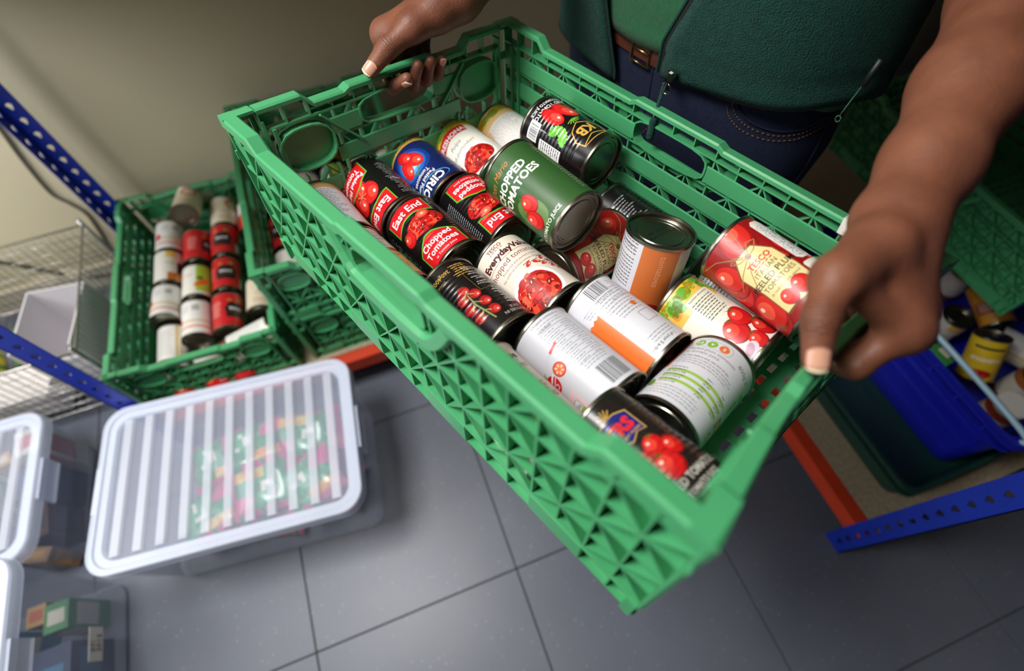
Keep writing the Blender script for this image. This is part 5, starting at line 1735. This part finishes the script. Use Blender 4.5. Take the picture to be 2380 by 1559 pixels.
for nm, x in (('wire_side', wx0), ('wire_side', wx1)):
    wires(nm, [((x, wy0 + (wy1 - wy0) * k / n, wz0), (x, wy0 + (wy1 - wy0) * k / n, wz1)) for k in range(n + 1)])
# open white carton: walls with thickness and a flap
wc = thing('open_carton', 'open white cardboard carton inside the wire basket', 'carton', (-.93, 1.11, wz0 + .002))
wc.rotation_euler.z = math.radians(-8)
for nm, lo, hi in (('carton_base', (-.075, -.10, 0), (.075, .10, .004)), ('carton_wall', (-.075, -.10, .004), (-.071, .10, .22)), ('carton_wall', (.071, -.10, .004), (.075, .10, .22)),
                   ('carton_wall', (-.071, -.10, .004), (.071, -.096, .16)), ('carton_wall', (-.071, .096, .004), (.071, .10, .22))):
    MB().box(lo, hi).build(nm, MT['carton'], wc)
carton('carton', 'flat white carton lying at the front of the wire basket', 'carton', (-1.10, 1.03, wz0 + .002), (.17, .11, .09), -6, srgb(214, 208, 206), srgb(206, 200, 198))
for lab, loc, sz, c1, c2 in (('green and cream food bag in the wire basket behind the flat carton', (-1.09, 1.22, wz0 + .045), (.17, .12, .08), srgb(70, 120, 44), srgb(190, 186, 150)),
                             ('yellow and green food bag in the wire basket at its front corner', (-1.235, 1.14, wz0 + .04), (.11, .11, .07), srgb(176, 160, 60), srgb(70, 110, 40))):
    def cf(u, v, s, c1=c1, c2=c2):
        return c1 if (u * 3 + v * 2) % 1.0 < .6 else c2
    o = pillow(sz[0], sz[1], sz[2], colfn=cf).build('food_bag', MT['pack'], smooth=True)
    o.location = loc; o.rotation_euler.z = .3
    tag(o, lab, 'bag', 'food bags in the wire basket')
# the paper slip stuck to the tall clear box
slip = thing('paper_slip', 'white paper slip with a handwritten date on the tall clear box', 'paper slip', (-.8915, .302, .108))
MB().box((-.0004, -.034, .0), (.0004, .034, .040)).build('paper', MT['paper'], slip)
for k, txt in enumerate(('07/', '2012')):
    m = stamp((.0009, -.004 + .006 * k, .023 - .017 * k), (0, 1, 0), (0, 0, 1), txt, .018, slip)
    m.build('handwriting', MT['zip'], slip)

# ================================================================== the person holding the crate
BO, BEX, BNB = np.array([.349, .4045, 0.]), np.array([.3425, -.9396, 0.]), np.array([.9396, .3425, 0.])
def bl(a, b, z):
    """body frame: a to the person's left, b backwards, z up"""
    return BO + BEX * a + BNB * b + np.array([0, 0, z])
CA, CB = -.125, .225          # body axis
def cap(p, q, r0, r1=None):
    return (np.array(p, float), np.array(q, float), r0, r0 if r1 is None else r1)
def seg_d(P, c):
    p, q, r0, r1 = c
    d = q - p
    t = np.clip(((P - p) @ d) / max(1e-12, d @ d), 0, 1)
    return np.linalg.norm(P - p - t[:, None] * d, axis=1) - (r0 + (r1 - r0) * t)
def smin(ds, k):
    m = np.min(ds, 0)
    return m - k * np.log(np.sum(np.exp(-(np.array(ds) - m) / k), 0))
def chain(pts, rs):
    return [cap(pts[i], pts[i + 1], rs[i], rs[i + 1]) for i in range(len(pts) - 1)]
# --- left arm (grips the near short side of the crate)
eo = np.array([.359, -.929, .092]); inw = -eo; up_ = np.array([.158, .158, .975])
Lw = np.array([.3434, .1424, 1.0958])
Lel = np.array([.5720, .2950, 1.1300]); Lsh = bl(.065, .225, 1.355)
armL = chain([Lw, (.3922, .174, 1.1063), (.4627, .2211, 1.1190), Lel], [.0235, .027, .0345, .040]) + chain([Lel, Lsh], [.041, .050])
th = [(.3067, .1251, 1.1032), (.2582, .1117, 1.1106), (.2327, .0911, 1.1067), (.2234, .0714, 1.0915)]
thumbL = chain(th, [.0165, .0135, .0112, .0088])
mcpL = [np.array(p) for p in ((.3065, .0729, 1.0749), (.3265, .0850, 1.0690), (.3430, .0975, 1.0630), (.3570, .1105, 1.0590))]
palmL = [cap(Lw, m, .0225, .0120) for m in mcpL] + [cap(th[0], mcpL[0], .016, .012), cap(Lw, th[0], .022, .017), cap(th[0], mcpL[1], .016, .013), cap(th[1], mcpL[0], .0095, .0100), cap(mcpL[0], mcpL[3], .0118, .0105)]
fingersL = []
for k, m in enumerate(mcpL):
    sh = np.array((.018, .0065, -.0055)) * k
    pip = np.array((.2740, .0665, 1.0540)) + sh
    dip = pip + inw * .024 - up_ * .012
    tip = dip + inw * .008 + up_ * .016
    fingersL.append(chain([m, pip, dip, tip], [.0112 - .0006 * k, .0095 - .0005 * k, .0082, .0070]))
# --- right arm (far short side)
Rw_ = np.array([.1588, .6288, 1.0653])
Rel = np.array([.385, .775, 1.105]); Rsh = bl(-.315, .225, 1.355)
armR = chain([Rw_, (.25, .69, 1.082), Rel], [.0255, .034, .041]) + chain([Rel, Rsh], [.042, .052])
tr_ = [(.129, .6158, 1.0589), (.0952, .6038, 1.0547), (.0604, .594, 1.0435), (.0349, .5884, 1.0270)]
thumbR = chain(tr_, [.0175, .0145, .0118, .0090])
mcpR = [np.array(p) for p in ((.0668, .6395, 1.0347), (.0855, .6539, 1.0296), (.1037, .6628, 1.0260), (.1215, .6683, 1.0229))]
palmR = [cap(Rw_, m, .0235, .0125) for m in mcpR] + [cap(Rw_, tr_[0], .023, .019), cap(tr_[0], mcpR[0], .0175, .0125), cap(tr_[0], mcpR[1], .017, .013), cap(tr_[1], mcpR[0], .0120, .0110), cap(mcpR[0], mcpR[3], .0120, .0105)]
chR = [[(.0546, .6522, .9990), (.0564, .5990, .9931), (.0728, .5769, 1.0130)], [(.0745, .6520, .9895), (.0800, .5960, .9905), (.0905, .5880, 1.0185)],
       [(.0925, .6570, .9850), (.0985, .6000, .9900), (.1075, .5930, 1.0170)], [(.1119, .6614, .9860), (.1155, .6070, .9890), (.1235, .6010, 1.0120)]]
fingersR = [chain([mcpR[k]] + [np.array(p) for p in ch], [.0115 - .0006 * k, .0098 - .0005 * k, .0086 - .0004 * k, .0074 - .0004 * k]) for k, ch in enumerate(chR)]
# --- trunk, neck, head
trunk = [cap(bl(CA - .07, CB, 1.00), bl(CA - .09, CB, 1.24), .105, .115), cap(bl(CA + .07, CB, 1.00), bl(CA + .09, CB, 1.24), .105, .115),
         cap(bl(CA - .15, CB, 1.345), bl(CA + .15, CB, 1.345), .062), cap(bl(CA, CB + .005, 1.35), bl(CA, CB - .005, 1.47), .062, .056)]
head = [cap(bl(CA, CB - .005, 1.585), bl(CA, CB + .01, 1.625), .082, .085), cap(bl(CA, CB - .02, 1.50), bl(CA, CB - .035, 1.55), .052, .066),
        cap(bl(CA, CB - .093, 1.575), bl(CA, CB - .104, 1.545), .010, .014), cap(bl(CA - .02, CB - .088, 1.512), bl(CA + .02, CB - .088, 1.512), .010),
        cap(bl(CA - .084, CB, 1.585), bl(CA - .088, CB, 1.56), .014, .010), cap(bl(CA + .084, CB, 1.585), bl(CA + .088, CB, 1.56), .014, .010),
        cap(bl(CA - .035, CB - .078, 1.60), bl(CA + .035, CB - .078, 1.60), .014)]
core = trunk + head + armL + armR
HANDS = [(palmL + [armL[0]], thumbL, fingersL, np.array((.29, .10, 1.07)), .13), (palmR + [armR[0]], thumbR, fingersR, np.array((.09, .62, 1.03)), .13)]
ALLC = core + palmL + palmR + thumbL + thumbR + [c for f in fingersL + fingersR for c in f]
def body_field(P):
    """signed distance at points that lie close together (nearby limbs only)"""
    lo, hi = P.min(0) - .065, P.max(0) + .065
    def near(c):
        r = max(c[2], c[3])
        a, b = np.minimum(c[0], c[1]) - r, np.maximum(c[0], c[1]) + r
        return bool(np.all(b > lo) and np.all(a < hi))
    big = np.full(len(P), .05)
    cs = [c for c in core if near(c)]
    res = smin([seg_d(P, c) for c in cs] + [big], .010) if cs else big
    for palm, thumb, fingers, _, _ in HANDS:
        pc = [c for c in palm + [thumb[0]] if near(c)]
        if not pc and not any(near(c) for f in fingers + [thumb] for c in f):
            continue
        dp = smin([seg_d(P, c) for c in pc] + [big], .0045) if pc else big
        out = dp
        for f in fingers + [thumb]:
            fc = [c for c in f if near(c)]
            if fc:
                df = smin([seg_d(P, c) for c in fc] + [big], .0018)
                out = np.minimum(out, smin([dp, df], .0032))
        res = smin([res, out], .003)
    return res
def sparse_mesh(field, caps, h, org):
    """surface nets on a sparse grid around the capsules"""
    B = 8                                    # fine cells per block edge
    bs = h * B
    blocks = set()
    for p, q, r0, r1 in caps:
        r = max(r0, r1) + .022
        lo = np.floor((np.minimum(p, q) - r - org) / bs).astype(int)
        hi = np.floor((np.maximum(p, q) + r - org) / bs).astype(int)
        g = np.stack(np.meshgrid(*[np.arange(lo[i], hi[i] + 1) for i in range(3)], indexing='ij'), -1).reshape(-1, 3)
        c = org + (g + .5) * bs
        d = seg_d(c, (p, q, r0, r1))
        for k in g[np.abs(d) < bs * .87 + .024]:
            blocks.add(tuple(k))
    off = np.stack(np.meshgrid(*[np.arange(B + 1)] * 3, indexing='ij'), -1).reshape(-1, 3)
    BIG = 1 << 20
    def key(g):
        g = g.astype(np.int64) + 4000
        return (g[..., 0] * 16384 + g[..., 1]) * 16384 + g[..., 2]
    keys_c, verts = [], []
    edges = [[], [], []]
    corner = np.array([(0, 0, 0), (1, 0, 0), (0, 1, 0), (1, 1, 0), (0, 0, 1), (1, 0, 1), (0, 1, 1), (1, 1, 1)])
    E = [(0, 1), (2, 3), (4, 5), (6, 7), (0, 2), (1, 3), (4, 6), (5, 7), (0, 4), (1, 5), (2, 6), (3, 7)]
    for b in blocks:
        base = np.array(b) * B
        P = org + (base + off) * h
        F = field(P).reshape(B + 1, B + 1, B + 1)
        if F.min() > 0 or F.max() < 0:
            continue
        V = np.stack([F[c[0]:c[0] + B, c[1]:c[1] + B, c[2]:c[2] + B] for c in corner], -1)
        s = V < 0
        act = s.any(-1) & ~s.all(-1)
        ids = np.argwhere(act)
        v = V[act]
        acc = np.zeros((len(ids), 3)); cnt = np.zeros(len(ids))
        for i, j in E:
            cr = (v[:, i] < 0) != (v[:, j] < 0)
            t = np.where(cr, v[:, i] / np.where(cr, v[:, i] - v[:, j], 1), 0)
            acc += np.where(cr[:, None], corner[i] + (corner[j] - corner[i]) * t[:, None], 0); cnt += cr
        verts.append(org + (base + ids + acc / cnt[:, None]) * h)
        keys_c.append(key(base + ids))
        for ax in range(3):
            sl0 = [slice(0, B)] * 3
            a = F[:B, :B, :B]
            n = [F[1:, :B, :B], F[:B, 1:, :B], F[:B, :B, 1:]][ax]
            e = np.argwhere((a < 0) != (n < 0))
            if len(e):
                edges[ax].append(np.c_[base + e, (a[tuple(e.T)] < 0)])
    verts = np.concatenate(verts); keys_c = np.concatenate(keys_c)
    o = np.argsort(keys_c); sk = keys_c[o]
    faces = []
    for ax in range(3):
        e = np.concatenate(edges[ax]); g, ins = e[:, :3], e[:, 3]
        u, w = [(1, 2), (2, 0), (0, 1)][ax]
        idx = []
        ok = np.ones(len(g), bool)
        for du, dw in ((-1, -1), (0, -1), (0, 0), (-1, 0)):
            q = g.copy(); q[:, u] += du; q[:, w] += dw
            kk = key(q)
            pos = np.clip(np.searchsorted(sk, kk), 0, len(sk) - 1)
            ok &= sk[pos] == kk
            idx.append(o[pos])
        f = np.stack(idx, -1)
        f[ins == 0] = f[ins == 0][:, ::-1]
        faces.append(f[ok])
    return verts, np.concatenate(faces)
person = thing('person', 'person in dark green fleece and jeans, holding the green crate of tins with both hands', 'person', tuple(bl(CA, CB, 0)))
def _u(a, b):
    d = np.array(b, float) - np.array(a, float)
    return tuple(d / np.linalg.norm(d))
MT['skin'] = skin_mat([(th[2], _u(th[1], th[3]), .016), (tr_[2], _u(tr_[1], tr_[3]), .015), (tuple(mcpL[0]), _u(Lw, mcpL[0]), .018)])
pv, pf = sparse_mesh(body_field, ALLC, .0022, np.array([-.2, -.2, .8]))
me = bpy.data.meshes.new('body')
me.from_pydata([tuple(v) for v in pv], [], [tuple(int(i) for i in f) for f in pf])
me.materials.append(MT['skin'])
bm = bmesh.new(); bm.from_mesh(me)
bmesh.ops.holes_fill(bm, edges=[e for e in bm.edges if len(e.link_faces) == 1], sides=12)
bmesh.ops.recalc_face_normals(bm, faces=bm.faces)
for _ in range(3):
    bmesh.ops.smooth_vert(bm, verts=bm.verts, factor=.5, use_axis_x=True, use_axis_y=True, use_axis_z=True)
bm.to_mesh(me); bm.free()
me.polygons.foreach_set('use_smooth', [True] * len(me.polygons))
body = link('body', me, person)
to_parent(person, body)
def pbuild(m, name, material, parent=None, **kw):
    o = m.build(name, material, parent or person, **kw)
    return to_parent(person, o)
# fingernails
def nail(tip, prev, normal, w, l, r, edge=.0042, white=.0020):
    """curved nail plate on the back of the last joint, with its pale free edge"""
    tip, prev, n = Vector(tip), Vector(prev), Vector(normal)
    a = (tip - prev).normalized()
    n = (n - a * n.dot(a)).normalized()
    s = a.cross(n)
    def grid(l0, l1, base):
        m = MB(); rows = 9; cn = 11; vs = []
        for lay in (0, 1):
            for i in range(rows):
                q = i / (rows - 1)
                for j in range(cn):
                    f = j / (cn - 1) * 2 - 1
                    t = l0 + (l1 - l0) * q
                    if base: t += (1 - q) ** 2 * .0032 * f * f            # rounded root
                    if t > edge * .4: t -= .0018 * f * f * (t - edge * .4) / (edge + white - edge * .4)   # rounded free edge
                    ph = f * w / 2 / r * (1 - .10 * max(0, t / (edge + white)))
                    rr = r + (.0007 if lay == 0 else -.0004) - .10 * max(0, t) ** 2 / r
                    vs.append(tip + a * t + n * (rr * math.cos(ph)) + s * (rr * math.sin(ph)))
        N = rows * cn; fs = []
        for lay in (0, 1):
            for i in range(rows - 1):
                for j in range(cn - 1):
                    k = lay * N + i * cn + j
                    f4 = (k, k + 1, k + cn + 1, k + cn)
                    fs.append(f4 if lay == 0 else f4[::-1])
        for i in (0, rows - 1):
            for j in range(cn - 1):
                k = i * cn + j
                fs.append((k, k + 1, N + k + 1, N + k))
        for i in range(rows - 1):
            for j in (0, cn - 1):
                k = i * cn + j
                fs.append((k, k + cn, N + k + cn, N + k))
        return m.add(vs, fs)
    o = grid(-l, edge, True).build('fingernail', MT['nail'], body, smooth=True)
    grid(edge, edge + white, False).build('fingernail_tip', MT['nailtip'], o, smooth=True)
camdir = Vector((0, 0, CAM_H))
def outn(p, prev, bias):
    return Vector(bias)
nail(th[3], th[2], Vector((-.30, -.05, .75)), .0140, .0095, .0090, .0050, .0020)
nail(tr_[3], tr_[2], Vector((-.15, -.62, .62)), .0145, .0095, .0092, .0050, .0022)
nail(chR[0][2], chR[0][1], Vector((.15, -.9, .1)), .0105, .0070, .0074, .0040, .0016)
nail(chR[3][2], chR[3][1], Vector((.1, -.9, .1)), .0085, .0060, .0060, .0032, .0012)

# --- clothes
def ring_pt(phi, z, A, B, ex=2.3):
    c, s = math.cos(phi), math.sin(phi)
    q = (abs(c) ** ex + abs(s) ** ex) ** (-1 / ex)
    if s < 0:
        A *= 1.07
    return CA + A * s * q, CB - B * c * q
def cloth_shell(phis_fn, z_lo_fn, z_hi, A_fn, B_fn, rows, cols, thick, wob=0.):
    """open shell round the trunk with real thickness"""
    outer, inner = [], []
    for i in range(rows + 1):
        t = i / rows
        ro, ri = [], []
        for j in range(cols + 1):
            f = j / cols
            ph0, ph1 = phis_fn(t)
            phi = ph0 + (ph1 - ph0) * f
            z0 = z_lo_fn(phi)
            z = z0 + (z_hi - z0) * t
            w = wob * (math.sin(phi * 7 + z * 9) * .5 + math.sin(phi * 3.1 - z * 17) * .5) * (1 - t * .6)
            hemd = z - z0
            seam = -.0022 * math.exp(-((hemd - .030) / .004) ** 2) + .0015 * math.exp(-(hemd / .012) ** 2)
            for lst, e in ((ro, w + seam), (ri, w + seam - thick)):
                a, b = ring_pt(phi, z, A_fn(z) + e, B_fn(z) + e)
                lst.append(tuple(bl(a, b, z)))
        outer.append(ro); inner.append(ri)
    m = MB()
    n = cols + 1
    vs = [p for r in outer for p in r] + [p for r in inner for p in r]
    N = (rows + 1) * n
    fs = []
    for i in range(rows):
        for j in range(cols):
            a = i * n + j
            fs.append((a, a + 1, a + n + 1, a + n)); fs.append((N + a + n, N + a + n + 1, N + a + 1, N + a))
    for j in range(cols):
        fs.append((j + 1, j, N + j, N + j + 1))
        a = rows * n + j
        fs.append((a, a + 1, N + a + 1, N + a))
    for i in range(rows):
        a = i * n
        fs.append((a, a + n, N + a + n, N + a))
        a = i * n + cols
        fs.append((a + n, a, N + a, N + a + n))
    m.add(vs, fs)
    return m
Rd = math.radians
ZJ0, ZJ1 = .915, 1.415
def phL(z): return Rd(-13.5 - min(26, max(0, (z - .93)) * 85))
def phR(z): return Rd(6.0 + min(24, max(0, (z - .965)) * 80))
def jphis(t):
    z = ZJ0 + (ZJ1 - ZJ0) * t
    return phR(z), 2 * math.pi + phL(z)
def jhem(phi):
    p = (phi + math.pi) % (2 * math.pi) - math.pi
    if p > 0:
        return .957 + .022 * min(1, p / 1.1) - .05 * max(0, (p - 1.4) / 1.7)
    return .914 - .006 * min(1, -p / 1.2)
def lerp_tab(tab):
    def f(z):
        for (z0, v0), (z1, v1) in zip(tab[:-1], tab[1:]):
            if z <= z1:
                return v0 + (v1 - v0) * max(0, (z - z0)) / (z1 - z0)
        return tab[-1][1]
    return f
JA = lerp_tab([(.90, .236), (1.0, .240), (1.15, .236), (1.30, .225), (1.38, .185), (1.42, .10)])
JB = lerp_tab([(.90, .136), (.97, .139), (1.10, .142), (1.30, .135), (1.38, .10), (1.42, .07)])
jacket = pbuild(cloth_shell(jphis, jhem, ZJ1, JA, JB, 44, 96, .007, .006), 'fleece_jacket', MT['fleece'], smooth=True)
def child(m, name, material, parent, **kw):
    return m.build(name, material, parent, **kw)
# zip tapes and teeth along both front edges
for side in (0, 1):
    tape, teeth = MB(), MB()
    pts = []
    for i in range(61):
        t = i / 60
        z = (jhem(phR(.95)) if side else jhem(-.1)) + .004 + (1.33 - .95) * t
        zl = jhem(phR(.95)) if side else jhem(-.1)
        zn = ZJ0 + (ZJ1 - ZJ0) * (z - zl) / (ZJ1 - zl)
        phi = (phR(zn) if side else phL(zn))
        phi2 = phi + (-.026 if side else .026)
        pts.append((phi, phi2, z))
    rows = []
    for phi, phi2, z in pts:
        a, b = ring_pt(phi, z, JA(z) + .0005, JB(z) + .0005); a2, b2 = ring_pt(phi2, z, JA(z) - .001, JB(z) - .001)
        rows.append([tuple(bl(a, b, z)), tuple(bl(a2, b2, z)), tuple(bl(a2, b2 + .0015, z)), tuple(bl(a, b + .0015, z))])
    tape.sweep(rows)
    child(tape, 'zip_tape', MT['zip'], jacket)
    for k in range(150):
        z = pts[0][2] + (pts[-1][2] - pts[0][2]) * k / 150
        zn = ZJ0 + (ZJ1 - ZJ0) * (z - zl) / (ZJ1 - zl)
        phi = (phR(zn) - .028 if side else phL(zn) + .028)
        a, b = ring_pt(phi, z, JA(z) - .0008, JB(z) - .0008)
        c = bl(a, b, z)
        teeth.bar(c - BEX * .0014 - BNB * .0012, c + BEX * .0014 - BNB * .0012, .0016, .0016, tuple(-BNB))
    o = child(teeth, 'zip_teeth', MT['darkcrate'], jacket); o['kind'] = 'stuff'
# slider, ring, cord and toggle of the zip
zp = MB()
s0 = bl(-.0785, .080, .9740)
zp.box((-.0045, -.003, -.007), (.0045, .003, .007)); zp.box((-.0022, -.0055, -.006), (.0022, -.002, .005))
ca, sa = BEX, -BNB
zp.v = [tuple(s0 + BEX * p[0] + (BNB) * p[1] + np.array([0, 0, p[2]])) for p in zp.v]
child(zp, 'zip_slider', MT['zipmetal'], jacket)
C0, C1, C2, C3 = bl(-.0700, .062, .968), bl(-.0545, .030, .9990), bl(-.0380, .001, 1.0040), bl(-.0265, -.0185, .9900)
child(MB().tube([tuple(C0 + BEX * (.006 * math.cos(t)) + np.array([0, 0, .007 * math.sin(t)])) for t in np.linspace(0, 2 * math.pi, 15)[:-1]], .0007, 6, True), 'zip_ring', MT['zipmetal'], jacket, smooth=True)
child(MB().tube(bez([tuple(C0), tuple((C0 + C1) / 2), tuple(C1), tuple(C2), tuple(C3)]), .0013, 6).tube(bez([tuple(C0 + BEX * .003), tuple((C0 + C1) / 2 + BEX * .003), tuple(C1 + BEX * .003), tuple(C2 + BEX * .002), tuple(C3)]), .0013, 6), 'zip_cord', MT['fleece'], jacket, smooth=True)
E_ = bl(-.0225, -.0235, .9680)
child(MB().tube([tuple(C3 + (E_ - C3) * f) for f in (-.05, .1, .5, .9, 1.05)], [.003, .0042, .0044, .0046, .0034], 10), 'zip_pull', MT['fleece'], jacket, smooth=True)
# hem cord and toggle on the jacket's left side
def onj(deg, z, e=.004):
    return bl(*ring_pt(Rd(deg), z, JA(z) + e, JB(z) + e), z)
tg = [onj(72, 1.030), onj(70.5, 1.012), onj(70, 1.007), onj(67.5, .980, .006), onj(66.5, .973, .008)]
child(MB().tube([tuple(p) for p in tg], .0009, 6).tube([tuple(tg[-1] + BEX * (.003 * math.cos(t)) + np.array([0, 0, -.004 + .004 * math.sin(t)])) for t in np.linspace(0, 6.28, 10)], .0009, 6), 'hem_cord', MT['polo'], jacket, smooth=True)
child(MB().tube([tuple(tg[0] + np.array([0, 0, .008])), tuple(tg[1] + np.array([0, 0, -.004]))], .0036, 8), 'cord_toggle', MT['zip'], jacket, smooth=True)
# polo shirt
def pphis(t): return Rd(-75), Rd(75)
def phem(phi): return .981 + .004 * math.sin(phi * 9) - .012 * max(0, phi)
polo = pbuild(cloth_shell(lambda t: (Rd(-179.9), Rd(179.9)), phem, 1.41, lambda z: JA(z) - .012, lambda z: JB(z) - .010 - .012 * max(0, min(1, (1.0 - z) / .03)) * 0, 30, 72, .003, .002), 'polo_shirt', MT['polo'], smooth=True)
for sgn, sh, el in ((1, Lsh, Lel), (-1, Rsh, Rel)):
    q = MB().tube([tuple(sh + np.array([0, 0, .02])), tuple(sh + (el - sh) * .25), tuple(sh + (el - sh) * .55)], [.074, .070, .066], 20)
    child(q, 'sleeve', MT['polo'], polo, smooth=True)
# jeans: hips and two legs
jm = MB()
rows = []
for z, A, B in ((.962, .205, .120), (.955, .207, .1215), (.92, .217, .126), (.87, .222, .128), (.80, .215, .126), (.76, .205, .118)):
    rows.append([tuple(bl(*ring_pt(-2 * math.pi * k / 48, z, A, B), z)) for k in range(48)])
jm.sweep(rows[::-1])
for sg in (-1, 1):
    rows = []
    for z, ca_, r, rb in ((.07, .095, .062, .066), (.3, .10, .066, .07), (.5, .105, .078, .082), (.70, .108, .098, .10), (.83, .105, .108, .115)):
        rows.append([tuple(bl(CA + sg * ca_ + r * math.cos(2 * math.pi * k / 28), CB + rb * math.sin(2 * math.pi * k / 28), z)) for k in range(28)])
    jm.sweep(rows)
jeans = pbuild(jm, 'jeans', MT['denim'], angle=math.radians(60))
def on_jeans(phi, z, e=.001):
    A = lerp_tab([(.76, .205), (.80, .215), (.87, .222), (.92, .217), (.955, .207), (.962, .205)])(z) + e
    B = lerp_tab([(.76, .118), (.80, .126), (.87, .128), (.92, .126), (.955, .1215), (.962, .120)])(z) + e
    return tuple(bl(*ring_pt(phi, z, A, B), z))
def jl(phi_z, r, mat_, nm, dash=False):
    pts = [on_jeans(p, z) for p, z in phi_z]
    q = MB()
    P = bez(pts, 10)
    if dash:
        for i in range(0, len(P) - 1, 2):
            q.tube([P[i], P[i + 1]], r, 5)
    else:
        q.tube(P, r, 6)
    o = child(q, nm, mat_, jeans, smooth=True)
    return o
pk = [(.60, .962), (.64, .948), (.74, .936), (.92, .930), (1.12, .932), (1.30, .938), (1.45, .944)]
jl(pk, .0016, MT['denim'], 'pocket_edge')
jl([(p - .02, z - .006) for p, z in pk], .0007, MT['stitch'], 'stitching', True)
jl([(p - .045, z - .013) for p, z in pk], .0007, MT['stitch'], 'stitching', True)
jl([(1.42, .94), (1.40, .90), (1.38, .85), (1.36, .80)], .0014, MT['denim'], 'side_seam')
jl([(.0, .957), (.02, .93), (.03, .90), (.0, .84)], .0012, MT['denim'], 'fly_seam')
jl([(.10, .957), (.11, .93), (.10, .88), (.03, .85)], .0007, MT['stitch'], 'stitching', True)
# belt and buckle
bm_ = MB()
rows = []
for k in range(49):
    ph = -2 * math.pi * k / 48
    rr_b = []
    for z, e in ((.957, .001), (.957, .005), (.983, .005), (.983, .001)):
        rr_b.append(tuple(bl(*ring_pt(ph, z, .206 + e, .1212 + e), z)))
    rows.append(rr_b)
bm_.sweep(rows, cap=False)
belt = pbuild(bm_, 'belt', MT['belt'], angle=math.radians(50))
bk = MB()
def onb(phi, z): return tuple(bl(*ring_pt(phi, z, .2135, .1285), z))
bk.tube([onb(-.16, .953), onb(-.16, .987), onb(-.02, .987), onb(-.02, .953)], .0022, 8, True)
bk.tube([onb(-.15, .970), onb(-.03, .970)], .0016, 6)
child(bk, 'buckle', MT['brass'], belt, smooth=True)
# shoes
for sg in (-1, 1):
    q = MB()
    rows = []
    for b_, w_, h_ in ((.085, .030, .06), (.06, .040, .085), (0, .044, .09), (-.06, .046, .06), (-.12, .046, .048), (-.165, .036, .04), (-.185, .015, .025)):
        rows.append([tuple(bl(CA + sg * .10 + w_ * math.cos(t) * (1 if math.sin(t) > -.2 else .95), CB + .0 + b_, .002 + h_ * (0 if math.sin(t) < -.1 else max(0, math.sin(t)) ** .7))) for t in [2 * math.pi * k / 20 for k in range(20)]])
    q.sweep(rows)
    pbuild(q, 'shoe', MT['shoe'], angle=math.radians(50))
# hair, eyes, mouth
hm = MB()
rows = []
for i in range(13):
    t = i / 12 * math.pi * .56
    rows.append([tuple(bl(CA + .092 * math.sin(t) * math.cos(f), CB + .018 + .098 * math.sin(t) * math.sin(f), 1.618 + .098 * math.cos(t) - .02 * max(0, math.sin(f)) * math.sin(t))) for f in [2 * math.pi * k / 32 for k in range(32)]])
hm.sweep(rows)
pbuild(hm, 'hair', MT['hair'], smooth=True)
for sg in (-1, 1):
    c = bl(CA + sg * .031, CB - .080, 1.585)
    q = MB(); q.lathe([(.0001, -.011), (.006, -.0092), (.0095, -.0055), (.011, 0), (.0095, .0055), (.006, .0092), (.0001, .011)], 16)
    q.v = [tuple(np.array(p) + c) for p in q.v]
    e = pbuild(q, 'eye', MT['eye'], smooth=True)
    q = MB(); q.lathe([(.0001, 0), (.005, 0), (.005, .001), (.0001, .0014)], 14)
    q.v = [tuple(c + BEX * p[0] + np.array([0, 0, p[1]]) - BNB * (p[2] + .0105)) for p in q.v]
    q.build('iris', MT['hair'], e)
lipm = MB()
for z, rr_l in ((1.517, .0048), (1.509, .0055)):
    lipm.tube(bez([tuple(bl(CA + x, CB - .094 - .004 * (1 - (x / .024) ** 2), z)) for x in (-.024, -.012, 0, .012, .024)]), [.002] * 6 + [rr_l] * 12 + [.002] * 7, 8)
pbuild(lipm, 'lips', MT['lip'], smooth=True)
